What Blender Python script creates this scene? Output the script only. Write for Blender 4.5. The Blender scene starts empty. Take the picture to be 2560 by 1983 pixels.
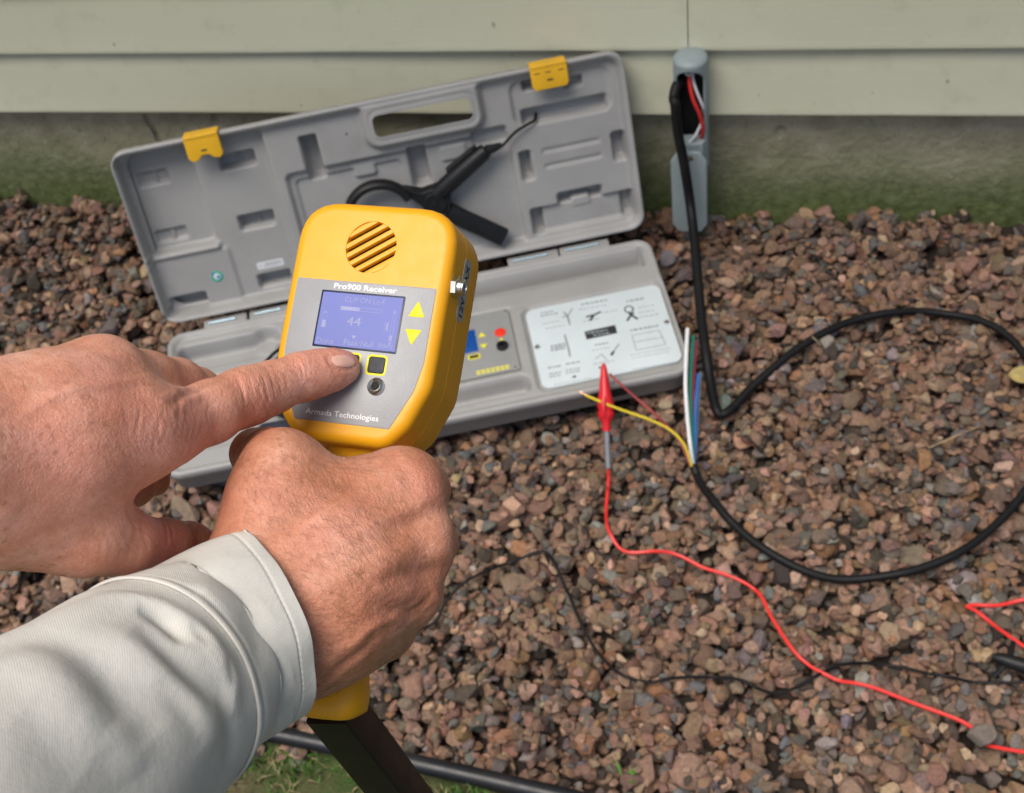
import bpy, math, random
import numpy as np
from mathutils import Vector, Matrix

random.seed(7)
rng = np.random.default_rng(7)
scene = bpy.context.scene
col = scene.collection

# ------------------------------------------------------------------ camera
CAM = np.array([0.0, -1.52751, 1.42511])
RX = np.array([0.97772835, 0.16658823, -0.12765433])      # camera right
UY = np.array([-0.04860487, 0.77143666, 0.63444703])      # camera up
FZ = np.array([-0.20416864, 0.61411223, -0.7623525])      # viewing direction
FPX = 3191.2466                                           # focal length in photo pixels (2560 wide)
cd = bpy.data.cameras.new('camera')
cam = bpy.data.objects.new('camera', cd); col.objects.link(cam)
cam.matrix_world = Matrix(((RX[0], UY[0], -FZ[0], CAM[0]), (RX[1], UY[1], -FZ[1], CAM[1]),
                           (RX[2], UY[2], -FZ[2], CAM[2]), (0, 0, 0, 1)))
cd.sensor_fit = 'HORIZONTAL'; cd.sensor_width = 36.0; cd.lens = FPX / 2560 * 36
cd.clip_start = 0.02; cd.clip_end = 200
cd.dof.use_dof = True; cd.dof.focus_distance = 0.585; cd.dof.aperture_fstop = 22
scene.camera = cam

# ------------------------------------------------------------------ sky, sun, exposure
SUN_EL, SUN_AZ = math.radians(71), math.radians(216)      # azimuth from +Y clockwise: behind and left of the camera
w = bpy.data.worlds.new('World'); scene.world = w; w.use_nodes = True
nt = w.node_tree; nt.nodes.clear()
sky = nt.nodes.new('ShaderNodeTexSky'); sky.sky_type = 'NISHITA'; sky.sun_disc = False
sky.sun_elevation = SUN_EL; sky.sun_rotation = SUN_AZ
sky.air_density = 1.0; sky.dust_density = 4.0; sky.ozone_density = 0.6
bg = nt.nodes.new('ShaderNodeBackground'); bg.inputs['Strength'].default_value = 0.05
wo = nt.nodes.new('ShaderNodeOutputWorld')
nt.links.new(sky.outputs[0], bg.inputs[0]); nt.links.new(bg.outputs[0], wo.inputs[0])
sd = bpy.data.lights.new('sun', 'SUN'); sd.energy = 1.5; sd.angle = math.radians(40); sd.color = (1.0, 0.95, 0.88)
sun = bpy.data.objects.new('sun', sd); col.objects.link(sun)
sdir = Vector((math.sin(SUN_AZ) * math.cos(SUN_EL), math.cos(SUN_AZ) * math.cos(SUN_EL), math.sin(SUN_EL)))
sun.rotation_euler = sdir.to_track_quat('Z', 'Y').to_euler()
sun.location = sdir * 6
vs = scene.view_settings
vs.view_transform = 'Standard'; vs.look = 'None'; vs.gamma = 1.0; vs.use_curve_mapping = False; vs.exposure = 1.16

# ------------------------------------------------------------------ placing helpers
def ray(x, y): return FZ + RX * ((x - 1280) / FPX) - UY * ((y - 991.5) / FPX)
def P(x, y, d): return CAM + ray(x, y) * d
def hit(x, y, o, n):
    v = ray(x, y); return CAM + v * (np.dot(np.asarray(o) - CAM, n) / np.dot(v, n))
def G(x, y, z=0.0): return hit(x, y, (0, 0, z), (0, 0, 1))
def WL(x, y, yy=0.0): return hit(x, y, (0, yy, 0), (0, 1, 0))
def nrm(v):
    v = np.asarray(v, float); return v / (np.linalg.norm(v) + 1e-12)

ORG = {}
def org(o): return ORG.get(o.name, np.zeros(3)) if o else np.zeros(3)
def tag(o, label=None, cat=None, group=None, kind=None):
    if label: o['label'] = label
    if cat: o['category'] = cat
    if group: o['group'] = group
    if kind: o['kind'] = kind
    return o
def thing(name, loc, label, cat, group=None):
    o = bpy.data.objects.new(name, None); col.objects.link(o)
    o.location = loc; o.empty_display_size = 0.02
    ORG[o.name] = np.array(loc, float)
    return tag(o, label, cat, group)
def newmesh(name, V, F, smooth=True, angle=None):
    me = bpy.data.meshes.new(name)
    me.from_pydata([tuple(v) for v in V], [], [tuple(f) for f in F])
    me.polygons.foreach_set('use_smooth', [smooth] * len(me.polygons))
    me.update()
    if smooth and angle: me.set_sharp_from_angle(angle=math.radians(angle))
    return me
def obj(name, V, F, mat, parent=None, smooth=True, angle=35):
    """one mesh object; V in world space, stored relative to its root thing"""
    g = org(parent)
    me = newmesh(name, np.asarray(V, float) - g, F, smooth, angle)
    if mat: me.materials.append(mat)
    o = bpy.data.objects.new(name, me); col.objects.link(o)
    if parent: o.parent = parent; ORG[o.name] = g
    return o
def fastmesh(name, V, F, mat, parent=None, smooth=True):
    """V (n,3) F (m,k) numpy"""
    g = org(parent)
    me = bpy.data.meshes.new(name); V = np.asarray(V, np.float32) - g.astype(np.float32); F = np.asarray(F, np.int32)
    k = F.shape[1]
    me.vertices.add(len(V)); me.vertices.foreach_set('co', V.ravel())
    me.loops.add(F.size); me.loops.foreach_set('vertex_index', F.ravel())
    me.polygons.add(len(F)); me.polygons.foreach_set('loop_start', np.arange(0, F.size, k, dtype=np.int32))
    me.polygons.foreach_set('loop_total', np.full(len(F), k, np.int32))
    me.update(calc_edges=True); me.validate()
    me.polygons.foreach_set('use_smooth', [smooth] * len(me.polygons))
    if mat: me.materials.append(mat)
    o = bpy.data.objects.new(name, me); col.objects.link(o)
    if parent: o.parent = parent; ORG[o.name] = g
    return o
class Fr:
    """a frame: origin and three axes; scale k turns local units to metres"""
    def __init__(s, o, x, y, z, k=1.0): s.o = np.asarray(o, float); s.x, s.y, s.z, s.k = nrm(x), nrm(y), nrm(z), k
    def __call__(s, V):
        V = np.atleast_2d(np.asarray(V, float)) * s.k
        return s.o + V[:, :1] * s.x + V[:, 1:2] * s.y + V[:, 2:3] * s.z
    def pt(s, *v): return s([v])[0]
WORLD = Fr((0, 0, 0), (1, 0, 0), (0, 1, 0), (0, 0, 1))

def box(x0, x1, y0, y1, z0, z1):
    V = [(x, y, z) for x in (x0, x1) for y in (y0, y1) for z in (z0, z1)]
    return V, [(0, 1, 3, 2), (4, 6, 7, 5), (0, 4, 5, 1), (2, 3, 7, 6), (0, 2, 6, 4), (1, 5, 7, 3)]
def catmull(pts, n=10, closed=False):
    p = np.asarray(pts, float); out = []
    m = len(p)
    for i in range(m - 1):
        a, b, c, d = p[max(i - 1, 0)], p[i], p[i + 1], p[min(i + 2, m - 1)]
        for k in range(n):
            t = k / n
            out.append(0.5 * ((2 * b) + (c - a) * t + (2 * a - 5 * b + 4 * c - d) * t * t + (3 * b - a - 3 * c + d) * t ** 3))
    out.append(p[-1]); return np.array(out)
def tube(pts, rad, seg=10, cap=True):
    p = np.asarray(pts, float); n = len(p); rad = np.broadcast_to(np.asarray(rad, float), (n,))
    T = np.gradient(p, axis=0); T /= np.linalg.norm(T, axis=1)[:, None] + 1e-12
    a = np.array([0, 0, 1.0]) if abs(T[0][2]) < .9 else np.array([1.0, 0, 0])
    N = nrm(np.cross(T[0], a)); V = []
    for i in range(n):
        N = nrm(N - T[i] * np.dot(N, T[i])); B = np.cross(T[i], N)
        for k in range(seg):
            an = 2 * math.pi * k / seg
            V.append(p[i] + rad[i] * (math.cos(an) * N + math.sin(an) * B))
    F = [(i * seg + k, i * seg + (k + 1) % seg, (i + 1) * seg + (k + 1) % seg, (i + 1) * seg + k) for i in range(n - 1) for k in range(seg)]
    if cap: F += [tuple(range(seg))[::-1], tuple(range((n - 1) * seg, n * seg))]
    return V, F
def rrpoly(x0, x1, y0, y1, r, n=6):
    if not hasattr(r, '__len__'): r = (r,) * 4
    out = []
    for (cx, cy, a0, q) in ((x1 - r[0], y1 - r[0], 0, r[0]), (x0 + r[1], y1 - r[1], 90, r[1]), (x0 + r[2], y0 + r[2], 180, r[2]), (x1 - r[3], y0 + r[3], 270, r[3])):
        for k in range(n + 1):
            a = math.radians(a0 + 90 * k / n); out.append((cx + q * math.cos(a), cy + q * math.sin(a)))
    return out
def roundpoly(pts, r, n=6):
    """round the corners of a polygon (ccw)"""
    pts = [np.array(p, float) for p in pts]; m = len(pts); out = []
    if not hasattr(r, '__len__'): r = [r] * m
    for i in range(m):
        p, a, b = pts[i], pts[i - 1], pts[(i + 1) % m]
        da, db = nrm(a - p), nrm(b - p)
        ang = math.acos(max(-1, min(1, np.dot(da, db))))
        t = min(r[i] / max(math.tan(ang / 2), 1e-6), .49 * np.linalg.norm(a - p), .49 * np.linalg.norm(b - p))
        s, e = p + da * t, p + db * t
        for k in range(n + 1):
            q = k / n; out.append(tuple((1 - q) ** 2 * s + 2 * q * (1 - q) * p + q * q * e))
    return out
def inset(poly, d):
    p = np.asarray(poly, float); a = np.roll(p, 1, 0); b = np.roll(p, -1, 0)
    t = b - a; t /= np.linalg.norm(t, axis=1)[:, None] + 1e-12
    return p + np.stack([-t[:, 1], t[:, 0]], 1) * d
def prism(poly, layers, capbot=True, captop=True):
    """loft of an outline (ccw): layers (inset, z) from bottom to top"""
    V, F = [], []; m = len(poly)
    for d, z in layers:
        q = inset(poly, d) if d else np.asarray(poly, float)
        V += [(x, y, z) for x, y in q]
    for i in range(len(layers) - 1):
        F += [(i * m + k, i * m + (k + 1) % m, (i + 1) * m + (k + 1) % m, (i + 1) * m + k) for k in range(m)]
    if capbot: F.append(tuple(range(m))[::-1])
    if captop: F.append(tuple(range((len(layers) - 1) * m, len(layers) * m)))
    return V, F
def fil(r, z0, z1, n=4, bottom=False):
    """layers with a rounded top edge of radius r"""
    L = []
    if bottom: L += [(r * (1 - math.sin(a)), z0 + r * (1 - math.cos(a))) for a in np.linspace(0, math.pi / 2, n)][:-1]
    else: L.append((0, z0))
    L += [(r * (1 - math.cos(a)), z1 - r + r * math.sin(a)) for a in np.linspace(0, math.pi / 2, n + 1)]
    return L
def lathe(prof, seg=20):
    V, F = [], []; n = len(prof)
    for r, z in prof: V += [(r * math.cos(2 * math.pi * k / seg), r * math.sin(2 * math.pi * k / seg), z) for k in range(seg)]
    F = [(i * seg + k, i * seg + (k + 1) % seg, (i + 1) * seg + (k + 1) % seg, (i + 1) * seg + k) for i in range(n - 1) for k in range(seg)]
    F += [tuple(range(seg))[::-1], tuple(range((n - 1) * seg, n * seg))]
    return V, F
def put(fr, VF): return fr(VF[0]), VF[1]
def merge(parts):
    V, F, b = [], [], 0
    for v, f in parts:
        V += [tuple(q) for q in v]; F += [tuple(i + b for i in g) for g in f]; b = len(V)
    return V, F
def textmesh(s, size, bold=0.0, sx=1.0, align='LEFT', shear=0.0):
    cu = bpy.data.curves.new('t', 'FONT'); cu.body = s; cu.size = size; cu.align_x = align; cu.offset = bold; cu.shear = shear
    cu.resolution_u = 3
    ob = bpy.data.objects.new('t', cu); col.objects.link(ob)
    bpy.context.view_layer.update()
    me = bpy.data.meshes.new_from_object(ob)
    V = [(v.co.x * sx, v.co.y, 0) for v in me.vertices]; F = [tuple(p.vertices) for p in me.polygons]
    bpy.data.objects.remove(ob); bpy.data.curves.remove(cu); bpy.data.meshes.remove(me)
    return V, F

# ------------------------------------------------------------------ materials
def sock(n, k): return n.inputs[k]
class Mat:
    def __init__(s, name):
        s.m = bpy.data.materials.new(name); s.m.use_nodes = True; s.t = s.m.node_tree; s.t.nodes.clear()
        s.out = s.n('ShaderNodeOutputMaterial'); s.b = s.n('ShaderNodeBsdfPrincipled'); s.l(s.b.outputs[0], s.out.inputs[0])
        s.tc = s.n('ShaderNodeTexCoord')
    def n(s, k, **kw):
        x = s.t.nodes.new(k)
        for a, v in kw.items(): setattr(x, a, v)
        return x
    def l(s, a, b): s.t.links.new(a, b)
    def noise(s, scale, detail=4, rough=.55, vec=None, dist=0.0):
        x = s.n('ShaderNodeTexNoise'); x.inputs['Scale'].default_value = scale; x.inputs['Detail'].default_value = detail
        x.inputs['Roughness'].default_value = rough; x.inputs['Distortion'].default_value = dist
        s.l(vec if vec is not None else s.tc.outputs['Object'], x.inputs['Vector']); return x.outputs['Fac']
    def ramp(s, fac, stops):
        r = s.n('ShaderNodeValToRGB'); el = r.color_ramp.elements
        while len(el) < len(stops): el.new(0.5)
        for e, (p, c) in zip(el, stops):
            e.position = p; e.color = (*c, 1) if hasattr(c, '__len__') else (c, c, c, 1)
        s.l(fac, r.inputs[0]); return r.outputs[0]
    def mix(s, fac, a, b, mode='MIX'):
        x = s.n('ShaderNodeMix', data_type='RGBA', blend_type=mode)
        for k, v in ((0, fac), (6, a), (7, b)):
            if hasattr(v, 'is_linked') or hasattr(v, 'links'): s.l(v, x.inputs[k])
            else: x.inputs[k].default_value = (*v, 1) if hasattr(v, '__len__') else v
        return x.outputs[2]
    def math(s, op, a, b=0.0):
        x = s.n('ShaderNodeMath', operation=op)
        for k, v in ((0, a), (1, b)):
            if hasattr(v, 'links'): s.l(v, x.inputs[k])
            else: x.inputs[k].default_value = v
        return x.outputs[0]
    def attr(s, name):
        x = s.n('ShaderNodeAttribute'); x.attribute_name = name; return x
    def bump(s, h, strength=.3, dist=.001, prev=None):
        x = s.n('ShaderNodeBump'); x.inputs['Strength'].default_value = strength; x.inputs['Distance'].default_value = dist
        s.l(h, x.inputs['Height'])
        if prev is not None: s.l(prev, x.inputs['Normal'])
        return x.outputs[0]
    def set(s, color=None, rough=None, normal=None, **kw):
        for k, v in (('Base Color', color), ('Roughness', rough), ('Normal', normal), *((a.replace('_', ' '), b) for a, b in kw.items())):
            if v is None: continue
            i = s.b.inputs[k]
            if hasattr(v, 'links'): s.l(v, i)
            else: i.default_value = (*v, 1) if (hasattr(v, '__len__') and len(v) == 3 and k != 'Subsurface Radius') else v
        return s.m
def plain(name, c, rough=.5, var=.12, vscale=30, bs=0.0, bscale=400, metal=0.0, spec=.5, coat=0.0, dirt=0.0):
    m = Mat(name)
    c2 = tuple(x * (1 - var) for x in c); c1 = tuple(min(1, x * (1 + var)) for x in c)
    co = m.ramp(m.noise(vscale, 5), [(.3, c2), (.7, c1)])
    if dirt:
        co = m.mix(m.ramp(m.noise(14, 6, .65), [(.52, 0.0), (.75, dirt)]), co, (.09, .075, .055))
    ro = m.math('ADD', m.math('MULTIPLY', m.noise(vscale * 3, 3), .22), rough - .11)
    nr = m.bump(m.noise(bscale, 3), bs, .0006) if bs else None
    return m.set(co, ro, nr, Metallic=metal, Specular_IOR_Level=spec, Coat_Weight=coat)

M_siding = Mat('vinyl_siding')
_g = M_siding.n('ShaderNodeMapping'); _g.inputs['Scale'].default_value = (2.0, 60, 60); M_siding.l(M_siding.tc.outputs['Object'], _g.inputs[0])
_c = M_siding.ramp(M_siding.noise(3, 6, .6), [(.3, (.60, .60, .45)), (.7, (.65, .65, .50))])
_c = M_siding.mix(M_siding.ramp(M_siding.noise(22, 4, .6), [(.55, 0.0), (.72, .16)]), _c, (.30, .31, .22))
_c = M_siding.mix(M_siding.ramp(M_siding.noise(55, 2, .4), [(.74, 0.0), (.78, .55)]), _c, (.16, .15, .11))
M_siding.set(_c, .48, M_siding.bump(M_siding.noise(9, 5, .6, _g.outputs[0]), .5, .0010), Specular_IOR_Level=.4)
M_siding = M_siding.m

M_conc = Mat('foundation_concrete')
_p = M_conc.n('ShaderNodeSeparateXYZ'); M_conc.l(M_conc.tc.outputs['Object'], _p.inputs[0])
_base = M_conc.ramp(M_conc.noise(16, 8, .68), [(.25, (.29, .265, .185)), (.5, (.45, .415, .305)), (.75, (.60, .56, .44))])
_base = M_conc.mix(M_conc.ramp(M_conc.noise(120, 3, .7), [(.62, 0.0), (.72, .7)]), _base, (.40, .37, .29))
_base = M_conc.mix(M_conc.ramp(M_conc.noise(150, 3, .7), [(.28, .75), (.38, 0.0)]), _base, (.055, .05, .035))
_hz = M_conc.math('ADD', _p.outputs['Z'], M_conc.math('MULTIPLY', M_conc.math('SUBTRACT', M_conc.noise(5, 5, .6), .5), .14))
_moss = M_conc.ramp(_hz, [(.03, 1.0), (.075, .85), (.125, .45), (.20, .05)])
_mc = M_conc.ramp(M_conc.noise(60, 5, .6), [(.3, (.075, .105, .030)), (.7, (.19, .23, .095))])
_base = M_conc.mix(_moss, _base, _mc)
M_conc.set(_base, .92, M_conc.bump(M_conc.noise(160, 6, .7), .9, .0035), Specular_IOR_Level=.2)
M_conc = M_conc.m

M_case = plain('grey_case_plastic', (.312, .310, .305), .50, .06, 12, .22, 900, dirt=.16)
M_plate = plain('white_plate', (.56, .63, .66), .45, .04, 20)
M_ctrl = plain('grey_panel_overlay', (.27, .275, .27), .42, .05, 40, .15, 1200)
M_yel = plain('yellow_plastic', (.80, .365, .008), .42, .035, 40, .20, 1500, spec=.45)
M_yel2 = plain('yellow_latch_plastic', (.74, .41, .012), .5, .07, 30)
M_panel = plain('receiver_panel_film', (.30, .305, .315), .36, .04, 60, .22, 1600)
M_black = plain('black_plastic', (.009, .0095, .011), .45, .2, 60, .12, 700, spec=.3)
M_rubber = plain('black_cable_rubber', (.006, .006, .007), .55, .25, 90, .15, 500, dirt=.05, spec=.25)
M_mast = plain('black_mast', (.008, .0065, .006), .40, .3, 25, .1, 600, spec=.3)
M_edge = plain('edging_plastic', (.008, .009, .013), .42, .3, 25, .2, 200, dirt=.15)
M_btn = plain('black_button', (.008, .010, .016), .55, .1, 200, .2, 1500)
M_ykey = plain('key_yellow', (.80, .72, .02), .5, .04, 60)
M_white = plain('white_print', (.82, .82, .82), .5, .02, 60)
M_ink = plain('black_print', (.02, .022, .025), .6, .1, 60)
M_inkg = plain('grey_print', (.22, .25, .26), .6, .2, 200)
M_metal = plain('nickel_metal', (.62, .61, .57), .30, .08, 60, metal=1.0)
M_pin = plain('hinge_pin_steel', (.30, .40, .46), .4, .08, 60, metal=1.0)
M_dark = plain('dark_hole', (.004, .004, .004), .8, .1, 60)
M_mesh = plain('speaker_cloth', (.035, .022, .014), .9, .6, 2500, .8, 2500)
M_conduit = plain('grey_conduit_pvc', (.27, .325, .335), .5, .06, 18, .15, 300, dirt=.15)
M_red = plain('red_wire', (.72, .035, .03), .38, .06, 60)
M_redboot = plain('red_boot', (.62, .014, .022), .38, .06, 60)
M_reddull = plain('dull_red_wire', (.33, .055, .055), .5, .2, 60)
M_greysl = plain('grey_sleeve', (.16, .17, .19), .5, .1, 60)
M_ww = plain('white_wire', (.74, .74, .76), .4, .04, 60)
M_gw = plain('green_wire', (.012, .20, .125), .4, .1, 60)
M_pw = plain('pink_wire', (.42, .05, .11), .4, .1, 60)
M_bw = plain('blue_wire', (.03, .13, .42), .4, .1, 60)
M_yw = plain('yellow_wire', (.66, .50, .03), .4, .08, 60)
M_cu = plain('copper', (.85, .48, .30), .3, .1, 60, metal=1.0)
M_redk = plain('red_key', (.75, .035, .012), .45, .05, 60)
M_blue = plain('blue_display', (.006, .07, .30), .25, .05, 60)
M_leafy = plain('yellow_leaf', (.36, .28, .10), .6, .25, 90, .3, 400)
M_twig = plain('dry_straw', (.33, .24, .14), .8, .25, 90)
M_green = plain('sprout_green', (.10, .24, .035), .6, .3, 90)
M_stkg = plain('green_sticker', (.05, .36, .27), .4, .1, 60)
M_label = plain('silver_label', (.62, .64, .66), .35, .05, 60)
M_soil = plain('soil', (.022, .014, .010), .95, .4, 40, .8, 120)
M_sticker = plain('grey_sticker', (.36, .36, .36), .45, .06, 60)
M_foam = plain('dark_blue_pouch', (.012, .016, .03), .7, .4, 120, .5, 400)
M_lcdfr = plain('lcd_bezel', (.006, .016, .05), .3, .1, 60)
_l = Mat('lcd_glass')
_lc = _l.ramp(_l.noise(25, 2), [(.3, (.062, .086, .34)), (.7, (.072, .098, .38))])
M_lcd = _l.set(_lc, .16, None, Emission_Color=_lc, Emission_Strength=.04, Specular_IOR_Level=.25)
M_lcdtx = plain('lcd_segment', (.115, .135, .37), .3, .05, 60)
M_lcdhi = plain('lcd_bar', (.15, .17, .38), .3, .05, 60)

def stone_mat(name, use_obj):
    m = Mat(name)
    if use_obj: c = m.n('ShaderNodeObjectInfo').outputs['Color']
    else: c = m.attr('tint').outputs['Color']
    f = m.ramp(m.noise(170 if not use_obj else 2.6, 6, .74), [(.28, .55), (.5, .98), (.74, 1.42)])
    c = m.mix(1.0, c, f, 'MULTIPLY')
    sp = m.ramp(m.noise(900 if not use_obj else 17, 2, .6), [(.60, 0.0), (.72, .35)])
    c = m.mix(sp, c, (.30, .24, .19))
    m.set(c, .82, m.bump(m.noise(420 if not use_obj else 7, 6, .75), .9, .0016), Specular_IOR_Level=.3)
    return m.m
M_gravel = stone_mat('gravel_stone', False)
M_stone = stone_mat('loose_stone', True)

# ================================================================== THE SETTING
# case frame is needed to keep stones from poking through it
ROT = 0.325775; LIDA = 1.224065
CO = np.array([-0.562794, -0.221600, 0.070])
OFF = np.array([-.002, .020, -.015])     # the wall stands this far behind the line first measured
CE = np.array([math.cos(ROT), math.sin(ROT), 0]); CN = np.array([-math.sin(ROT), math.cos(ROT), 0]); CZ = np.array([0, 0, 1.0])
CD = CN * math.cos(LIDA) + CZ * math.sin(LIDA); CL = np.cross(CE, CD)
BASE = Fr(CO, CE, CN, CZ, .001)
LID = Fr(CO, CE, CD, CL, .001)

V, F = box(-30, 30, -30, 6, -.30, -.045)
tag(obj('ground', V, F, M_soil, smooth=False), kind='structure')
GX0, GX1, GY0, GY1 = -1.75, .62, -.972, .031
V, F = box(GX0, GX1, GY0 + .004, GY1 + .03, -.2, -.029)
bed = tag(obj('gravel_bed', V, F, M_soil, smooth=False), kind='structure')

# stone shapes: rounded lumps cut by random planes
import bmesh
def stone_shape(seed, sub):
    r = np.random.default_rng(seed)
    bm = bmesh.new(); bmesh.ops.create_icosphere(bm, subdivisions=sub, radius=1.0)
    V = np.array([v.co[:] for v in bm.verts]); F = np.array([[v.index for v in f.verts] for f in bm.faces])
    bm.free()
    for _ in range(11):
        n = nrm(r.normal(size=3)); d = r.uniform(.42, .80)
        over = V @ n - d; V -= np.outer(np.maximum(over, 0) * r.uniform(.9, 1.0), n)
    V *= 1 + r.normal(0, .022, (len(V), 1))
    V -= (V.max(0) + V.min(0)) / 2; V /= np.abs(V).max(0)
    return V, F
BIG = [stone_shape(100 + i, 3 if i < 14 else 2) for i in range(14)]
MID = [stone_shape(300 + i, 2) for i in range(20)]; TINY = [stone_shape(500 + i, 1) for i in range(12)]
def sharp_flags(V, F):
    me = newmesh('x', V, F, True, 38); a = me.attributes.get('sharp_edge'); bpy.data.meshes.remove(me)
PAL = [((.245, .155, .108), 6), ((.335, .218, .152), 5), ((.285, .185, .135), 6), ((.185, .140, .110), 5), ((.150, .135, .122), 5), ((.075, .060, .050), 3.6),
       ((.150, .155, .160), 1.4), ((.290, .165, .095), 2.2), ((.44, .310, .220), 3.0), ((.30, .28, .26), .8), ((.215, .138, .100), 5)]
pc = np.array([p[0] for p in PAL]); pw = np.array([p[1] for p in PAL]); pw /= pw.sum()
cell = .004
NX, NY = int((GX1 - GX0) / cell), int((GY1 - GY0) / cell)
HT = np.full((NX, NY), -.028, np.float32)
gxs = GX0 + (np.arange(NX) + .5) * cell; gys = GY0 + (np.arange(NY) + .5) * cell
stones = []
NST = 33000
rad = np.exp(rng.normal(math.log(.0067), .44, NST)).clip(.0030, .0200)
order = np.argsort(-rad + rng.normal(0, .014, NST))      # mostly big first, small ones settle in the gaps
rad = rad[order]
sx = rng.uniform(GX0 + .005, GX1 - .005, NST); sy = rng.uniform(GY0 + .012, GY1 - .004, NST)
for i in range(NST):
    x, y, r = sx[i], sy[i], rad[i]
    a, b, c = r * rng.uniform(.9, 1.35), r * rng.uniform(.7, 1.0), r * rng.uniform(.48, .85)
    yaw = rng.uniform(0, math.pi); tilt = rng.normal(0, .28, 2)
    ix0, ix1 = max(int((x - a - GX0) / cell), 0), min(int((x + a - GX0) / cell) + 1, NX)
    iy0, iy1 = max(int((y - a - GY0) / cell), 0), min(int((y + a - GY0) / cell) + 1, NY)
    if ix1 <= ix0 or iy1 <= iy0: continue
    dx = gxs[ix0:ix1, None] - x; dy = gys[None, iy0:iy1] - y
    u = (dx * math.cos(yaw) + dy * math.sin(yaw)) / a; v = (-dx * math.sin(yaw) + dy * math.cos(yaw)) / b
    rho = u * u + v * v; m = rho < 1
    if not m.any(): continue
    sub = HT[ix0:ix1, iy0:iy1]; lift = c * np.sqrt(np.maximum(1 - rho, 0))
    need = (sub + lift)[m]                              # centre height at which the underside touches
    z = np.quantile(need, .55) - .12 * c
    if z + c > .022: 
        z2 = np.quantile(need, .2) - .3 * c
        if z2 + c > .024:
            if rng.random() < .6: continue
            z2 = .021 - c - rng.uniform(0, .008)
        z = z2
    rel = np.array([x, y, 0]) - CO
    s_, t_ = rel @ CE, rel @ CN
    if abs(s_) < .385 and -.295 < t_ < .09 and z + c > .019: z = .019 - c
    if t_ > 0 and y > -.02 and z + c > .02: continue
    HT[ix0:ix1, iy0:iy1] = np.where(m, np.maximum(sub, z + lift * .92), sub)
    stones.append((x, y, z, a, b, c, yaw, tilt[0], tilt[1]))
st = np.array(stones)
colr = np.array([.86, .82, .79]) * pc[rng.choice(len(PAL), len(st), p=pw)] * rng.normal(1, .16, (len(st), 1)).clip(.6, 1.5) * rng.normal(1, .05, (len(st), 3))
def eul(yaw, tx, ty):
    cz, sz_, cx, sx_, cy, sy_ = math.cos(yaw), math.sin(yaw), math.cos(tx), math.sin(tx), math.cos(ty), math.sin(ty)
    Rz = np.array([[cz, -sz_, 0], [sz_, cz, 0], [0, 0, 1]]); Rx = np.array([[1, 0, 0], [0, cx, -sx_], [0, sx_, cx]]); Ry = np.array([[cy, 0, sy_], [0, 1, 0], [-sy_, 0, cy]])
    return Rz @ Ry @ Rx
def HTat(x, y):
    i = min(max(int((x - GX0) / cell), 0), NX - 1); j = min(max(int((y - GY0) / cell), 0), NY - 1)
    return float(HT[max(i - 1, 0):i + 2, max(j - 1, 0):j + 2].max())
# which stones show largest in the picture
dd = st[:, :3] - CAM; zz = dd @ FZ
ppx = 1280 + FPX * (dd @ RX) / zz; ppy = 991.5 - FPX * (dd @ UY) / zz
vis = (ppx > 0) & (ppx < 2560) & (ppy < 1983) & ~((np.abs((st[:, :3] - CO) @ CE) < .39) & (((st[:, :3] - CO) @ CN) > -.3))
top = np.array([s[2] + s[5] >= HTat(s[0], s[1]) - .0035 for s in st])
vis &= top & ~((ppx < 860) & (ppy > 860))
score = np.where(vis, st[:, 3] * st[:, 4] / zz ** 2, -1)
pick = set(np.argsort(-score)[:295].tolist())
smesh = [newmesh('stone', V, F, True, 22) for V, F in BIG]
for me in smesh: me.materials.append(M_stone)
VV, FF, CC, nb = [], [], [], 0
for i, (x, y, z, a, b, c, yaw, tx, ty) in enumerate(st):
    Rm = eul(yaw, tx, ty)
    if i in pick:
        o = bpy.data.objects.new('stone', smesh[i % len(smesh)]); col.objects.link(o); o.parent = bed
        o.location = (x, y, z); o.rotation_euler = Matrix(Rm.tolist()).to_euler(); o.scale = (a, b, c)
        o.color = (*colr[i].clip(0, 1), 1)
    else:
        V, F = MID[i % len(MID)] if a > .0070 else TINY[i % len(TINY)]
        VV.append((V * (a, b, c)) @ Rm.T + (x, y, z)); FF.append(F + nb); CC.append(np.repeat(colr[i][None], len(V), 0)); nb += len(V)
VV = np.concatenate(VV); FF = np.concatenate(FF); CC = np.concatenate(CC)
gv = fastmesh('gravel', VV, FF, M_gravel, bed)
at = gv.data.attributes.new('tint', 'FLOAT_COLOR', 'POINT')
at.data.foreach_set('color', np.concatenate([CC.clip(0, 1), np.ones((len(CC), 1))], 1).astype(np.float32).ravel())
gv.data.set_sharp_from_angle(angle=math.radians(23))
tag(gv, kind='stuff')

# lawn on the near side of the edging
EY = lambda x: -.948 - .0873 * (x + .58) - .012 * math.sin(3 * x)       # line of the edging on the ground
def grassmat():
    m = Mat('grass_blade'); h = m.attr('tint').outputs['Color']
    m.set(m.mix(1.0, h, m.ramp(m.noise(60, 3), [(.3, .7), (.7, 1.2)]), 'MULTIPLY'), .55, None, Subsurface_Weight=0.0, Specular_IOR_Level=.3); return m.m
M_grass = grassmat()
_m = Mat('lawn_thatch')
_c = _m.ramp(_m.noise(70, 7, .7), [(.3, (.035, .030, .014)), (.5, (.10, .085, .038)), (.7, (.17, .15, .075))])
_c = _m.mix(_m.ramp(_m.noise(12, 4), [(.38, 0.0), (.58, .8)]), _c, (.045, .085, .014))
_m.set(_c, .95, _m.bump(_m.noise(200, 5, .7), 1.0, .006)); M_lawn = _m.m
n = 60
V = []; F = []
for i in range(n + 1):
    x = -3 + 5 * i / n
    for k, yy in enumerate((EY(x) - .004, EY(x) - .12, EY(x) - .3, -1.8, -6.0)): V.append((x, yy, -.012 + .004 * math.sin(9 * x + k)))
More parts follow.
